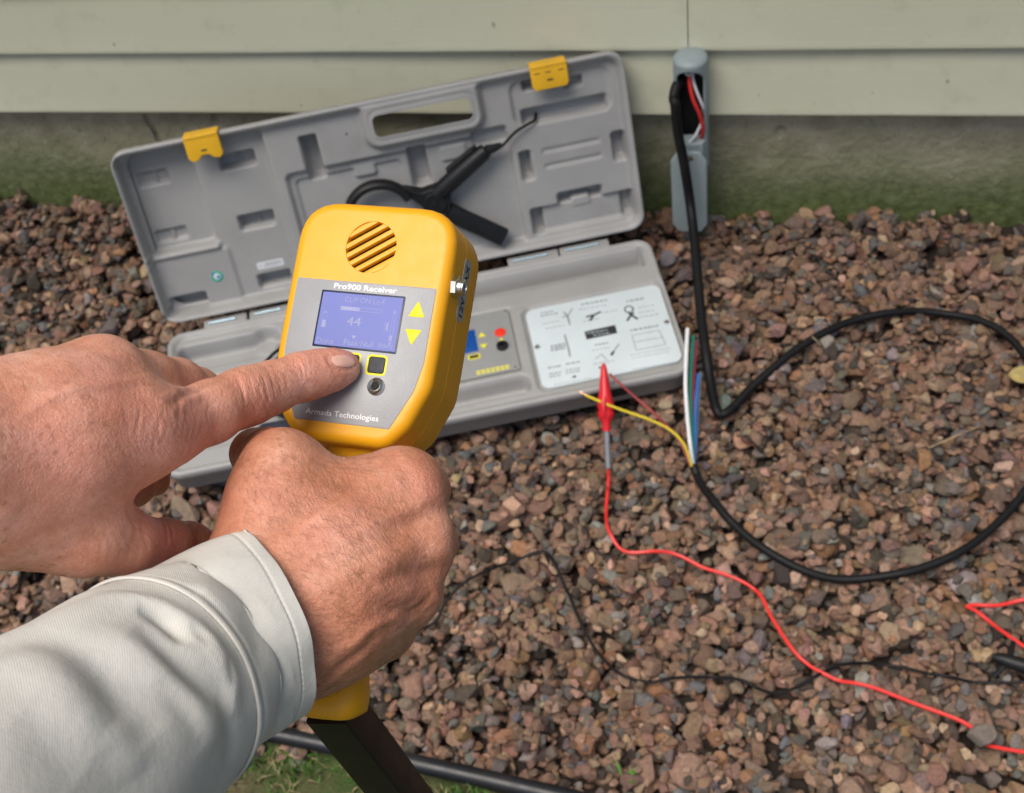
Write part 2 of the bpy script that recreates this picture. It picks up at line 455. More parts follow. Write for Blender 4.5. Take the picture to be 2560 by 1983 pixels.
for i in range(n):
    for k in range(4): F.append((i * 5 + k, i * 5 + k + 1, i * 5 + 6 + k, i * 5 + 5 + k))
tag(obj('lawn', V, F, M_lawn, smooth=True, angle=None), kind='structure')
NB = 26000
bx = rng.uniform(-1.7, .7, NB); by = np.array([EY(x) for x in bx]) - .014 - np.abs(rng.normal(0, .18, NB))
cl = np.array([math.sin(x * 37 + 3 * math.sin(y * 29)) * math.sin(y * 41 + 2 * math.sin(x * 23)) for x, y in zip(bx, by)])
keep = (cl + rng.normal(0, .5, NB)) > -.35; bx, by, cl = bx[keep], by[keep], cl[keep]
V, F, T = [], [], []
for x, y, c in zip(bx, by, cl):
    dry = rng.random() < (.45 if c < .2 else .12)
    L = rng.uniform(.012, .03) * (1.35 if (not dry and c > .3) else .8); a = rng.uniform(0, 2 * math.pi); wd = rng.uniform(.0007, .0016)
    lean = rng.uniform(.2, 1.0) if not dry else rng.uniform(.9, 2.2)
    dr = np.array([math.cos(a), math.sin(a), 0]); sdv = np.array([-dr[1], dr[0], 0]) * wd
    p0 = np.array([x, y, -.014]); p1 = p0 + np.array([0, 0, L * .55]) + dr * L * .18 * lean; p2 = p0 + np.array([0, 0, L * (.95 - .3 * min(lean, 2))]) + dr * L * .6 * lean
    b = len(V); V += [p0 - sdv, p0 + sdv, p1 - sdv * .8, p1 + sdv * .8, p2]; F += [(b, b + 1, b + 3), (b, b + 3, b + 2), (b + 2, b + 3, b + 4)]
    t = np.array((.19, .165, .075) if dry else (.060, .165, .022)) * rng.uniform(.6, 1.4)
    T += [t * .7] * 2 + [t] * 3
gr = fastmesh('grass', np.array(V), np.array(F), M_grass)
at = gr.data.attributes.new('tint', 'FLOAT_COLOR', 'POINT')
at.data.foreach_set('color', np.concatenate([np.array(T), np.ones((len(T), 1))], 1).astype(np.float32).ravel())
tag(gr, 'short patchy lawn grass with dry thatch below the edging', kind='stuff')

# black plastic lawn edging
xs = np.linspace(-2.1, 1.0, 90)
pts = np.array([(x, EY(x), .010 + .0012 * math.sin(7 * x)) for x in xs])
ed = thing('lawn_edging', (pts[45][0], pts[45][1], 0), 'black round-topped plastic edging between gravel and lawn', 'lawn edging')
obj('bead', *tube(pts, .0108, 14), M_edge, ed)
V, F = [], []
for i, p in enumerate(pts):
    V += [(p[0], p[1] - .0025, -.004), (p[0], p[1] + .0025, -.004), (p[0], p[1] + .002, -.09), (p[0], p[1] - .002, -.09)]
    if i: F += [((i - 1) * 4 + k, (i - 1) * 4 + (k + 1) % 4, i * 4 + (k + 1) % 4, i * 4 + k) for k in range(4)]
obj('stake_flange', V, F, M_edge, ed)

# ------------------------------------------------------------------ the house wall
Z1, EXPO = .22399, .1143
house = thing('house_wall', (-.4, .03, 0), 'pale green lap-sided house wall on a mossy concrete foundation', 'house wall')
WX0, WX1 = -2.6, 1.7
def board(x0, x1, zb, proud=0.0):
    prof = [(.010, zb + .006), (-.004, zb + .0015), (-.0125, zb), (-.0142, zb + .001), (-.0146, zb + .0035), (-.0140, zb + .008),
            (-.0105, zb + EXPO * .35), (-.0075, zb + EXPO * .65), (-.0035, zb + EXPO * .98), (-.002, zb + EXPO + .012), (.010, zb + EXPO + .012)]
    nx = max(int((x1 - x0) / .06), 1); V = []; F = []; m = len(prof)
    for i in range(nx + 1):
        x = x0 + (x1 - x0) * i / nx; wob = .0007 * math.sin(x * 5.1 + zb * 40) + .0005 * math.sin(x * 13.7 + zb * 91)
        for k, (y, z) in enumerate(prof): V.append((x, y - proud + wob * min(1, k / 4), z + .0006 * math.sin(x * 3.3 + zb * 17)))
    F = [(i * m + k, i * m + (k + 1) % m, (i + 1) * m + (k + 1) % m, (i + 1) * m + k) for i in range(nx) for k in range(m)]
    F += [tuple(range(m)), tuple(range(nx * m, nx * m + m))[::-1]]
    return V, F
SEAM = -.1479
for j in range(22):
    zb = Z1 + j * EXPO
    if j == 1: cuts = [WX0, SEAM, WX1]
    elif j == 0: cuts = [WX0, WX1]
    else: cuts = [WX0, (SEAM - 1.1, .55, -.9)[j % 3] if j > 1 else SEAM, WX1]
    for q in range(len(cuts) - 1):
        last = q == len(cuts) - 2
        x0 = cuts[q] + (.0016 if q else 0)
        obj('siding_board', *board(x0, cuts[q + 1], zb, .0011 if (q and len(cuts) > 2) else 0), M_siding, house, angle=50)
# concrete foundation with a crack
FX = np.arange(-2.0, 1.2, .005); FZs = np.arange(-.06, .30, .005)
crack = np.array([(-1.02, .235), (-1.012, .206), (-.990, .190), (-.968, .158), (-.955, .148), (-.95, .12), (-.925, .09)])
crack = np.array([WL(*b, .012)[[0, 2]] for b in ((343, 268), (352, 305), (370, 330), (389, 372), (402, 392), (398, 440))])
xx, z2 = np.meshgrid(FX, FZs, indexing='ij')
def segd(px, pz, poly):
    best = np.full(px.shape, 9.0)
    for a, b in zip(poly[:-1], poly[1:]):
        d = b - a; t = (((px - a[0]) * d[0] + (pz - a[1]) * d[1]) / (d @ d)).clip(0, 1)
        best = np.minimum(best, np.hypot(px - a[0] - t * d[0], pz - a[1] - t * d[1]))
    return best
yy = .0125 + rng.normal(0, .0006, xx.shape) + .0015 * np.sin(xx * 4 + 1.3 * np.sin(z2 * 21)) + .006 * np.exp(-(segd(xx, z2, crack) / .0028) ** 2)
for cx_, cz_, r_ in [(WL(525, 305, .012)[0], WL(525, 305, .012)[2], .009), (WL(1955, 330, .012)[0], WL(1955, 330, .012)[2], .006)]:
    yy += .008 * np.exp(-(((xx - cx_) / r_) ** 2 + ((z2 - cz_) / (r_ * 1.6)) ** 2) ** 2)
nxv, nzv = xx.shape
idx = np.arange(nxv * nzv).reshape(nxv, nzv)
Fq = np.stack([idx[:-1, :-1], idx[1:, :-1], idx[1:, 1:], idx[:-1, 1:]], -1).reshape(-1, 4)
Vq = np.stack([xx, yy, z2], -1).reshape(-1, 3)
b0 = len(Vq); bx_ = np.array([(x, y, z) for x in (-2.6, 1.7) for y in (.022, .2) for z in (-.2, .32)])
Vq = np.concatenate([Vq, bx_]); Fq = np.concatenate([Fq, np.array(box(0, 1, 0, 1, 0, 1)[1]) + b0])
fd_ = fastmesh('foundation', Vq, Fq, M_conc, house)
ck = catmull(np.array([(q[0], .0098, q[1]) for q in crack]), 6); ck[:, [0, 2]] += rng.normal(0, .0007, (len(ck), 2)); cw = .0013 * np.sin(np.linspace(.25, 2.9, len(ck))) * rng.uniform(.6, 1.3, len(ck))
V = [q + np.array((sg * w_, 0, sg * w_ * .4)) for q, w_ in zip(ck, cw) for sg in (-1, 1)] + [q + np.array((0, .004, 0)) for q in ck]
n_ = len(ck); obj('crack', V, [(2 * i, 2 * i + 1, 2 * i + 3, 2 * i + 2) for i in range(n_ - 1)], M_dark, fd_, smooth=False)
V, F = box(WX0, WX1, -.62, .2, Z1 + 22 * EXPO + .004, Z1 + 22 * EXPO + .16)
obj('added_eave', V, F, M_siding, house, smooth=False)  # overhang out of view, added to block sky light near the wall
V, F = box(WX0, WX1, .03, .2, .33, Z1 + 22 * EXPO)
obj('wall_sheathing', V, F, M_soil, house, smooth=False)
house.location = Vector(house.location) + Vector(OFF)

# ================================================================== EQUIPMENT CASE (lid leaning on the wall)
def srr(s, t, s0, s1, t0, t1, r):
    qx = np.abs(s - (s0 + s1) / 2) - (s1 - s0) / 2 + r; qy = np.abs(t - (t0 + t1) / 2) - (t1 - t0) / 2 + r
    return np.hypot(np.maximum(qx, 0), np.maximum(qy, 0)) + np.minimum(np.maximum(qx, qy), 0) - r
def sstep(sd, w_): 
    x = (.5 - sd / w_).clip(0, 1); return x * x * (3 - 2 * x)
def height_shell(S0, S1, T0, T1, rad_, layers, hole, step, floor, grooves=()):
    """moulded tray: top surface as a height field over the rounded outline, skirt and back. local mm"""
    ns, ntv = int((S1 - S0) / step) + 1, int((T1 - T0) / step) + 1
    s, t = np.meshgrid(np.linspace(S0, S1, ns), np.linspace(T0, T1, ntv), indexing='ij')
    # pull the square corners onto the arcs
    for cs, ct, gs, gt in ((S0 + rad_, T0 + rad_, -1, -1), (S1 - rad_, T0 + rad_, 1, -1), (S1 - rad_, T1 - rad_, 1, 1), (S0 + rad_, T1 - rad_, -1, 1)):
        m = ((s - cs) * gs > 0) & ((t - ct) * gt > 0)
        ds, dt = s - cs, t - ct; L = np.hypot(ds, dt); mx = np.maximum(np.abs(ds), np.abs(dt))
        f = np.where(L > 1e-6, mx / np.maximum(L, 1e-6), 1); s = np.where(m, cs + ds * f, s); t = np.where(m, ct + dt * f, t)
    D = np.zeros_like(s)
    for (s0, s1, t0, t1, r, val, w_) in layers:
        m = sstep(srr(s, t, s0, s1, t0, t1, min(r, (s1 - s0) / 2 - .1, (t1 - t0) / 2 - .1)), w_); D = D * (1 - m) + val * m
    for (s0, s1, t0, t1, r, dep, w_) in grooves:
        D += dep * np.exp(-(srr(s, t, s0, s1, t0, t1, r) / w_) ** 2)
    edge = srr(s, t, S0, S1, T0, T1, rad_); D += 3.0 * (1 - np.minimum(1, -edge / 3.5)).clip(0, 1) ** 2     # rounded outer edge
    idx = np.arange(ns * ntv).reshape(ns, ntv)
    Fq = np.stack([idx[:-1, :-1], idx[1:, :-1], idx[1:, 1:], idx[:-1, 1:]], -1).reshape(-1, 4)
    V = np.stack([s, t, -D], -1).reshape(-1, 3)
    extraV, extraF = [], []
    if hole:
        hp = srr(V[:, 0], V[:, 1], *hole)
        inside = hp < 0
        keep = ~(inside[Fq].all(1)); Fq = Fq[keep]
        # slide inner border vertices onto the hole outline
        used = np.zeros(len(V), bool); used[Fq.ravel()] = True
        mv = np.where(used & inside)[0]
        for i in mv:
            for _ in range(4):
                e = .05; g = np.array([srr(V[i, 0] + e, V[i, 1], *hole) - srr(V[i, 0] - e, V[i, 1], *hole), srr(V[i, 0], V[i, 1] + e, *hole) - srr(V[i, 0], V[i, 1] - e, *hole)]) / (2 * e)
                V[i, :2] -= g * srr(V[i, 0], V[i, 1], *hole)
    border = list(idx[:, 0]) + list(idx[-1, 1:]) + list(idx[-2::-1, -1]) + list(idx[0, -2:0:-1])
    nb_ = len(border); bV = V[border]
    rings = [(0, -14), (2.5, -16), (4.5, floor + 8), (9, floor + 2), (14, floor)]
    cen = np.array([(S0 + S1) / 2, (T0 + T1) / 2]); base0 = len(V); add = []
    for ins, z in rings:
        f = np.stack([bV[:, 0] - np.sign(bV[:, 0] - cen[0]) * ins * np.minimum(1, np.abs(bV[:, 0] - cen[0]) / ((S1 - S0) / 2)), bV[:, 1] - np.sign(bV[:, 1] - cen[1]) * ins * np.minimum(1, np.abs(bV[:, 1] - cen[1]) / ((T1 - T0) / 2)), np.full(nb_, z)], 1)
        add.append(f)
    V = np.concatenate([V] + add); prev = np.array(border)
    Q = [Fq]
    for k in range(len(rings)):
        cur = np.arange(base0 + k * nb_, base0 + (k + 1) * nb_)
        Q.append(np.stack([prev, cur, np.roll(cur, -1), np.roll(prev, -1)], 1)); prev = cur
    return V, np.concatenate(Q), prev
case = thing('equipment_case', tuple(BASE.pt(0, -140, -70)), 'grey plastic equipment case lying open on the gravel', 'tool case')
def shell(name, fr, *a, **k):
    V, Fq, back = height_shell(*a, **k)
    me_o = fastmesh(name, fr(V), Fq, M_case, case)
    return me_o
lidlay = [(-364, 364, 17, 275, 18, 21, 9), (-366, -157, 17, 274, 12, 31, 6), (-368, -266, 113, 274, 10, 37, 6), (-368, -262, 104, 113, 3, 22, 6), (-368, -252, 17, 104, 6, 27, 6),
          (-228, -177, 220, 241, 3, 43, 4), (-225, -174, 124, 145, 3, 43, 4), (-222, -174, 27, 47, 3, 43, 4), (-361, -307, 18, 40, 3, 40, 4), (-354, -309, 214, 234, 3, 43, 4), (-355, -308, 124, 142, 3, 43, 4),
          (-330, -326, 214, 234, 1, 38, 3), (-331, -327, 124, 142, 1, 38, 3), (-203, -199, 220, 241, 1, 38, 3), (-200, -196, 124, 145, 1, 38, 3),
          (-138, 192, 22, 197, 8, 27, 5), (-128, 30, 22, 184, 8, 31, 4), (-105, -82, 180, 248, 3, 42, 4), (43, 68, 138, 200, 3, 43, 4), (-40, -8, 170, 190, 3, 25, 3), (90, 128, 168, 190, 3, 25, 3), (140, 190, 180, 204, 4, 36, 4),
          (206, 350, 200, 264, 14, 30, 6), (218, 342, 199, 220, 3, 45, 4), (226, 262, 248, 263, 3, 44, 4), (286, 312, 240, 254, 3, 42, 4), (204, 219, 116, 160, 3, 43, 4), (343, 360, 119, 161, 3, 43, 4),
          (238, 324, 152, 158, 3, 26, 4), (238, 324, 128, 134, 3, 26, 4), (206, 360, 28, 68, 4, 33, 5), (206, 222, 28, 68, 3, 44, 4), (344, 360, 28, 68, 3, 44, 4), (250, 316, 68, 84, 3, 44, 4), (268, 298, 58, 74, 5, 30, 4),
          (-10, 162, 212, 330, 20, 0, 12)]
lidgr = [(-368, 368, 13, 279, 22, 2.4, 1.8), (-1, 153, 223, 269, 14, 1.6, 1.5)]
lidlay = [(*q[:5], q[5] * (.92 - .24 * min(1, max(0, (q[0] + q[1]) / 2 / 280))), q[6]) for q in lidlay]
lidlay = [(*q[:5], q[5] * (1.3 if q[5] > 33 or (q[0] > 190 and q[5] > 27) else 1), q[6]) for q in lidlay]
lidlay[0] = (*lidlay[0][:5], 15, 9)
lid = shell('lid', LID, -374, 374, 8, 284, 24, lidlay, (4, 148, 230, 262, 9), 2.4, -37, lidgr)
baslay = [(-364, 364, -275, -17, 18, 7, 7), (-30, 357, -58, -24, 4, 42, 4), (60, 233, -58, -42, 3, 26, 4), (160, 371, -263, -98, 14, 13, 4), (-62, 144, -215, -89, 3, 12, 4), (-150, 148, -256, -227, 11, 36, 8),
          (-357, -232, -77, -36, 8, 36, 6), (-244, -206, -66, -30, 18, 30, 10), (-350, -90, -100, -66, 6, 26, 6), (-340, -100, -238, -96, 16, 34, 8)]
basgr = [(-368, 368, -279, -13, 22, 1.6, 1.6), (60, 371, -268, -93, 16, 1.0, 1.4)]
bas = shell('base', BASE, -374, 374, -284, -8, 24, baslay, None, 2.4, -48, basgr)
# lower back of the base where the grip is cut out is left open; front catch recesses
for s0 in (226, -262):
    V, F = prism(rrpoly(s0, s0 + 54, -24, -8, 3), [(0, 0), (0, 4)])
    fr = Fr(BASE.pt(0, -281.5, 0), CE, CZ, -CN, .001)
    obj('catch_recess', *put(fr, (V, F)), M_dark, case)
# yellow latches folded over the top of the lid
for s0, wd in ((-262, 50), (238, 53)):
    c = thing_part = None
    fr = Fr(LID.pt(s0, 252, 3.5), CE, CD, CL, .001)
    pl = roundpoly([(0, 4), (5, -2), (14, 0), (20, 6), (wd - 20, 6), (wd - 14, 0), (wd - 5, -2), (wd, 4), (wd, 33), (0, 33)], [3, 3, 3, 5, 5, 3, 3, 3, 2, 2], 3) if s0 < 0 else roundpoly([(0, 6), (4, 0), (wd - 4, 0), (wd, 6), (wd, 36), (0, 36)], 3, 4)
    la_ = obj('latch', *put(fr, prism(pl, fil(1.5, -1, 3.5))), M_yel2, case)
    V, F = prism(rrpoly(0, wd, -20, 6, 2), fil(1.5, 0, 4)); fr2 = Fr(LID.pt(s0, 286.5, 0), CE, -CL, CD, .001)
    obj('latch_arm', *put(Fr(LID.pt(s0, 284.5, 2), CE, CL, CD, .001), (V, F)), M_yel2, la_)
    V, F = box(wd * .42, wd * .58, 12, 14.5, 3.4, 3.9); obj('slot', *put(fr, (V, F)), M_ink, la_, smooth=False)
    for a in ((.1, .4, .75) if s0 > 0 else ()):
        V, F = box(wd * a, wd * a + 8, 24, 25.2, 3.4, 3.9); obj('slot', *put(fr, (V, F)), M_ink, la_, smooth=False)
# hinges with steel pins
for s0, s1 in ((155, 236), (236, 315), (-319, -250), (-248, -180), (-60, 40)):
    V, F = prism(rrpoly(s0 + 1, s1 - 1, -9, 9, 3), fil(2, -9, -2)); obj('hinge_knuckle', *put(BASE, (V, F)), M_case, case)
    a, b = (s0 + 10, s1 - 18)
    obj('hinge_pin', *tube(BASE([(a, -1, -.6), (b, -1, -.6)]), .0021, 10), M_pin, case)
# small things fixed in the lid
fr = Fr(LID.pt(-281, 61, -24.9), CE, CD, CL, .001)
stk = obj('round_sticker', *put(fr, lathe([(9.2, 0), (9.2, .4), (9, .5)], 24)), M_stkg, case)
obj('sticker_print', *put(Fr(LID.pt(-281, 61, -24.35), CE, CD, CL, .001), merge([lathe([(5.2, 0), (5.0, .15)], 20)])), M_label, stk)
obj('sticker_print', *put(Fr(LID.pt(-279.5, 60, -24.15), CE, CD, CL, .001), merge([lathe([(2.6, 0), (2.4, .2)], 12)])), M_bw, stk)
obj('sticker_print', *put(Fr(LID.pt(-286, 66, -24.25), CE, CD, CL, .001), prism(roundpoly([(-2, -1), (3, 0), (1, 2.5), (-2, 2)], .5, 2), [(0, 0), (0, .15)])), M_bw, stk)
fr = Fr(LID.pt(0, 0, -28.6), CE, CD, CL, .001)
lb = obj('serial_label', *put(fr, prism(rrpoly(-219, -178, 56, 68, 2.5), [(0, 0), (0, .4)])), M_label, case)
obj('label_print', *put(fr, merge([(v, f) for v, f in (box(-206 + 3.4 * k, -203.6 + 3.4 * k + rng.uniform(-.4, .4), 62.6, 64.6, .4, .55) for k in range(7))] + [box(-209, -186, 59.5, 60.4, .4, .55)])), M_inkg, lb, smooth=False)
for q in ((-214, 62), (-182, 62)): obj('rivet', *put(Fr(LID.pt(q[0], q[1], -28.2), CE, CD, CL, .001), lathe([(1.2, 0), (1, .6), (.3, .8)], 10)), M_sticker, lb)
obj('rivet', *put(Fr(LID.pt(-37, 240, -15), CE, CD, CL, .001), lathe([(1.6, 0), (1.5, .4)], 10)), M_dark, case)

# --- instruction plate
pz = -8.0
plate = obj('instruction_plate', *put(BASE, prism(rrpoly(165, 367, -258, -102, 13), fil(1.0, pz - 4, pz))), M_plate, case)
def zs(x, y): return (167 + .1773 * (x - 695) - .0394 * (y - 670), -101 - .0482 * (x - 695) - .2338 * (y - 670))
def strip(pts, wd, z=pz + .15):
    V, F = [], []
    pts = [np.array(zs(*p)) for p in pts]
    for a, b in zip(pts[:-1], pts[1:]):
        d = nrm(b - a); nn = np.array([-d[1], d[0]]) * wd / 2; k = len(V)
        for q in (a - nn, b - nn, b + nn, a + nn): V.append((*q, z))
        F.append((k, k + 1, k + 2, k + 3))
    return V, F
def words(x0, y0, n_, lines=1, wd=1.6, gap=26, slope=-.18):
    out = []
    for l in range(lines):
        x = x0
        for k in range(n_):
            L = rng.uniform(14, 34); 
            if k or rng.random() < .9: out.append(strip([(x, y0 + l * gap + slope * (x - x0)), (x + L, y0 + l * gap + slope * (x + L - x0))], wd))
            x += L + rng.uniform(7, 12)
    return merge(out)
inks = [words(815, 700, 4, 2, 2.4, 24), words(830, 790, 4, 1, 1.2), words(1145, 628, 6, 1, 2.8), words(1125, 672, 7, 1, 1.2), words(1510, 605, 4, 1, 3.2), words(1600, 660, 4, 2, 1.2, 44),
        words(1610, 740, 4, 1, 1.4), words(1525, 850, 7, 1, 3.2), words(870, 1150, 3, 1, 2.6), words(1010, 1120, 3, 1, 2.6), words(880, 1200, 3, 2, 2.2, 22), words(1010, 1170, 4, 2, 2.2, 22), words(1010, 1235, 2, 1, 1.4),
        words(1240, 968, 4, 1, 3.0), words(1220, 1010, 5, 1, 1.3), words(1225, 1120, 5, 1, 1.3), words(1520, 1165, 11, 1, 1.0), words(915, 1280, 9, 1, 1.0), words(895, 975, 4, 3, 3.0, 18), words(1510, 1050, 11, 1, 1.0), words(1520, 1075, 9, 1, 1.0),
        words(1310, 700, 4, 1, 1.2), words(1160, 770, 4, 1, 1.2), words(855, 830, 5, 1, 1.2),
        strip([(1000, 690), (1030, 720), (1050, 800)], 2.6), strip([(1070, 660), (1040, 720), (990, 735)], 1.8), strip([(1005, 880), (1030, 980), (1045, 1060)], 2.6),
        strip([(1535, 890), (1750, 850), (1790, 965), (1560, 1010), (1535, 890)], 1.0), strip([(1545, 945), (1780, 905)], 1.0), strip([(1360, 1050), (1430, 960)], 2.0), strip([(1240, 1080), (1290, 1040), (1330, 1090)], 1.2)]
obj('print_marks', *put(BASE, merge(inks)), M_inkg, plate, smooth=False)
dark = [strip([(1180, 735), (1250, 715), (1300, 690)], 3.2), strip([(1210, 765), (1240, 725)], 3.6), strip([(1520, 700), (1560, 735), (1590, 755)], 3.4), strip([(1505, 770), (1535, 725), (1560, 700)], 3.4), strip([(1365, 1050), (1385, 1020)], 4)]
for k in range(12):
    a = 2 * math.pi * k / 12; b = 2 * math.pi * (k + 1) / 12
    dark.append(strip([(1525 + 34 * math.cos(a), 672 + 28 * math.sin(a)), (1525 + 34 * math.cos(b), 672 + 28 * math.sin(b))], 2.0))
obj('print_marks', *put(BASE, merge(dark)), M_ink, plate, smooth=False)['kind'] = 'stuff'
obj('print_block', *put(BASE, ([(*zs(1162, 857), pz + .15), (*zs(1178, 922), pz + .15), (*zs(1422, 870), pz + .15), (*zs(1408, 803), pz + .15)], [(0, 1, 2, 3)])), M_ink, plate, smooth=False)
obj('print_marks', *put(BASE, merge([(np.array(v) + (0, 0, .12), f) for v, f in (words(1185, 872, 5, 1, 1.4), words(1230, 890, 4, 1, 1.2))])), M_plate, plate, smooth=False)
for q in ((165 + 6, -178), (361, -181)):
    sc = obj('screw', *put(Fr(BASE.pt(*q, pz), CE, CN, CZ, .001), lathe([(4.2, -2), (4.2, .3), (3.4, 1.2), (1, 1.4)], 16)), M_metal, plate)
    obj('screw_slot', *put(Fr(BASE.pt(*q, pz + 1.3), nrm(CE + CN), nrm(CN - CE), CZ, .001), box(-3.2, 3.2, -.5, .5, 0, .2)), M_dark, sc, smooth=False)
for q in ((1075, 1218, 1.9), (1272, 1148, 1.5)):
    obj('print_marks', *put(Fr(BASE.pt(*zs(q[0], q[1]), pz + .1), CE, CN, CZ, .001), lathe([(q[2] * 1.2, 0), (q[2], .1)], 12)), M_ink, plate)
# --- transmitter control panel
ctrl = obj('control_panel', *put(BASE, prism(rrpoly(-58, 141, -212, -92, 2), fil(.8, -12, -7.5))), M_ctrl, case)
cz = -7.5
obj('display', *put(BASE, prism(rrpoly(20, 87, -163, -119, 1), fil(.5, cz - 1, cz + .4))), M_blue, ctrl)
for sg, tt in ((1, -134), (-1, -155)):
    obj('arrow_key', *put(BASE, prism([(90.5, tt - sg * 3), (101, tt - sg * 3), (95.7, tt + sg * 6)][::sg], [(0, cz), (.3, cz + .6)])), M_ykey, ctrl)
obj('power_key', *put(Fr(BASE.pt(123, -136, cz), CE, CN, CZ, .001), lathe([(8.6, 0), (8.4, .8), (7.5, 1.2)], 24)), M_redk, ctrl)
obj('arrow_mark', *put(BASE, prism([(119, -151), (126, -151), (122.5, -146.5)], [(0, cz), (0, cz + .2)])), M_ykey, ctrl)
obj('output_socket', *put(Fr(BASE.pt(122, -164, cz), CE, CN, CZ, .001), lathe([(8.8, 0), (8.6, 4), (7, 4.6), (4, 4.6), (3.6, 1)], 24)), M_black, ctrl)
kb = obj('soft_key', *put(BASE, prism(rrpoly(70, 88, -177, -168, 2), [(0, cz), (.2, cz + .4)])), M_ykey, ctrl)
obj('key_face', *put(BASE, prism(rrpoly(72, 86, -175.4, -169.6, 1.5), [(0, cz), (.2, cz + .8)])), M_btn, kb)
obj('print_marks', *put(BASE, merge([box(78 + 7 * k, 83.5 + 7 * k, -203.5 - 4.6 * l, -200.8 - 4.6 * l, cz, cz + .12) for k in range(7) for l in range(2)])), M_ykey, ctrl, smooth=False)
for q in ((137, -95.5), (134, -208.5), (-52, -97), (-52, -208)):
    obj('screw', *put(Fr(BASE.pt(*q, cz), CE, CN, CZ, .001), lathe([(2.6, 0), (2.2, .8), (.6, 1.1)], 12)), M_metal, ctrl)
obj('tray_label', *put(BASE, box(-327, -288, -91.5, -83.5, -25.6, -25.3)), M_sticker, case, smooth=False)

# coiled black lead lying in the left compartment of the base
cc = []
for k in range(60):
    a = -.3 + 2 * math.pi * 2.2 * k / 59
    cc.append(BASE.pt(-160 + (70 + k * .29) * math.cos(a), -140 + (70 + k * .27) * math.sin(a), -22 + 16 * k / 59))
tag(obj('coiled_lead', *tube(cc, .0028, 8), M_rubber), 'coiled black lead lying in the left tray of the case', 'cable')
# dark pouch under the receiver, left front of the base
V, F = prism(rrpoly(-245, -150, -272, -222, 16), fil(9, -33, 3, 5)); V = BASE(V); V = V + np.stack([0 * V[:, 0], 0 * V[:, 0], .0018 * np.sin(V[:, 0] * 210) * np.sin(V[:, 1] * 170)], 1)
tag(obj('accessory_pouch', V, F, M_foam), 'small dark blue pouch in the case tray behind the pointing finger', 'pouch')

# ================================================================== CLAMP stowed in the lid
cl_ = thing('cable_clamp', tuple(LID.pt(65, 117, -20)), 'black cable clamp with ring jaws stowed in the case lid', 'clamp')
def lz(s, t, h): return LID.pt(s, t, h)
zc_ = -3.0
def arcpts(cx, cy, r, a0, a1, n=26): return [lz(cx + r * math.cos(math.radians(a)), cy + r * math.sin(math.radians(a)), zc_) for a in np.linspace(a0, a1, n)]
def flatbar(path, wd, th, mat, name, par):
    """bar of rounded rectangular section following a path in the lid plane"""
    p = np.array(path); T = np.gradient(p, axis=0); T /= np.linalg.norm(T, axis=1)[:, None]
    sec = rrpoly(-wd / 2, wd / 2, -th / 2, th / 2, th * .35, 3); V = []; m = len(sec)
    for q, t_ in zip(p, T):
        sd_ = np.cross(CL, t_)
        V += [q + sd_ * a + CL * b for a, b in sec]
    F = [(i * m + k, i * m + (k + 1) % m, (i + 1) * m + (k + 1) % m, (i + 1) * m + k) for i in range(len(p) - 1) for k in range(m)] + [tuple(range(m))[::-1], tuple(range((len(p) - 1) * m, len(p) * m))]
    return obj(name, V, F, mat, par)
flatbar(arcpts(-15, 112, 49, 22, 185), .014, .024, M_black, 'jaw', cl_)
flatbar(arcpts(-15, 112, 49, -12, -172), .014, .024, M_black, 'jaw', cl_)
obj('jaw_shoulder', *put(LID, prism(roundpoly([(20, 148), (32, 132), (58, 100), (88, 92), (92, 120), (80, 140), (52, 136)], 8, 4), fil(3, -22, 1))), M_black, cl_)
pv = obj('pivot', *put(Fr(lz(66, 114, -20), CE, CD, CL, .001), lathe([(18, 0), (18, 22), (16.5, 24), (12, 24), (11.5, 23), (5, 23), (4.5, 24.5), (1, 24.8)], 28)), M_black, cl_)
h1 = obj('handle', *tube([lz(72, 126, -6), lz(88, 137, -4), lz(120, 157, -3), lz(150, 175, -3), lz(156, 178.5, -3)], [.0125, .0135, .0135, .0125, .011], 16), M_black, cl_)
obj('trigger', *put(LID, prism(roundpoly([(96, 153), (136, 178), (146, 190), (132, 184), (92, 162)], 3, 3), fil(2, -10, 2))), M_black, h1)
obj('strain_relief', *tube([lz(156, 178.5, -3), lz(168, 179, -4), lz(180, 181, -5)], [.008, .0065, .004], 12), M_black, h1)
obj('lead', *tube(catmull([lz(170, 177, -5), lz(182, 181, -4), lz(203, 196, -4), lz(224, 203, -8), lz(234, 204, -16), lz(240, 206, -42)], 8), .0022, 8), M_rubber, h1)
flatbar([lz(84, 96, -6), lz(105, 79, -5), lz(130, 60, -5), lz(158, 38, -5)], .028, .017, M_black, 'handle', cl_)

# ================================================================== CONDUIT ENTRY AND CABLE
XC = -.1425
cond = thing('conduit_body', (XC, -.02, 0), 'open grey conduit fitting on the wall with exposed wires', 'conduit')
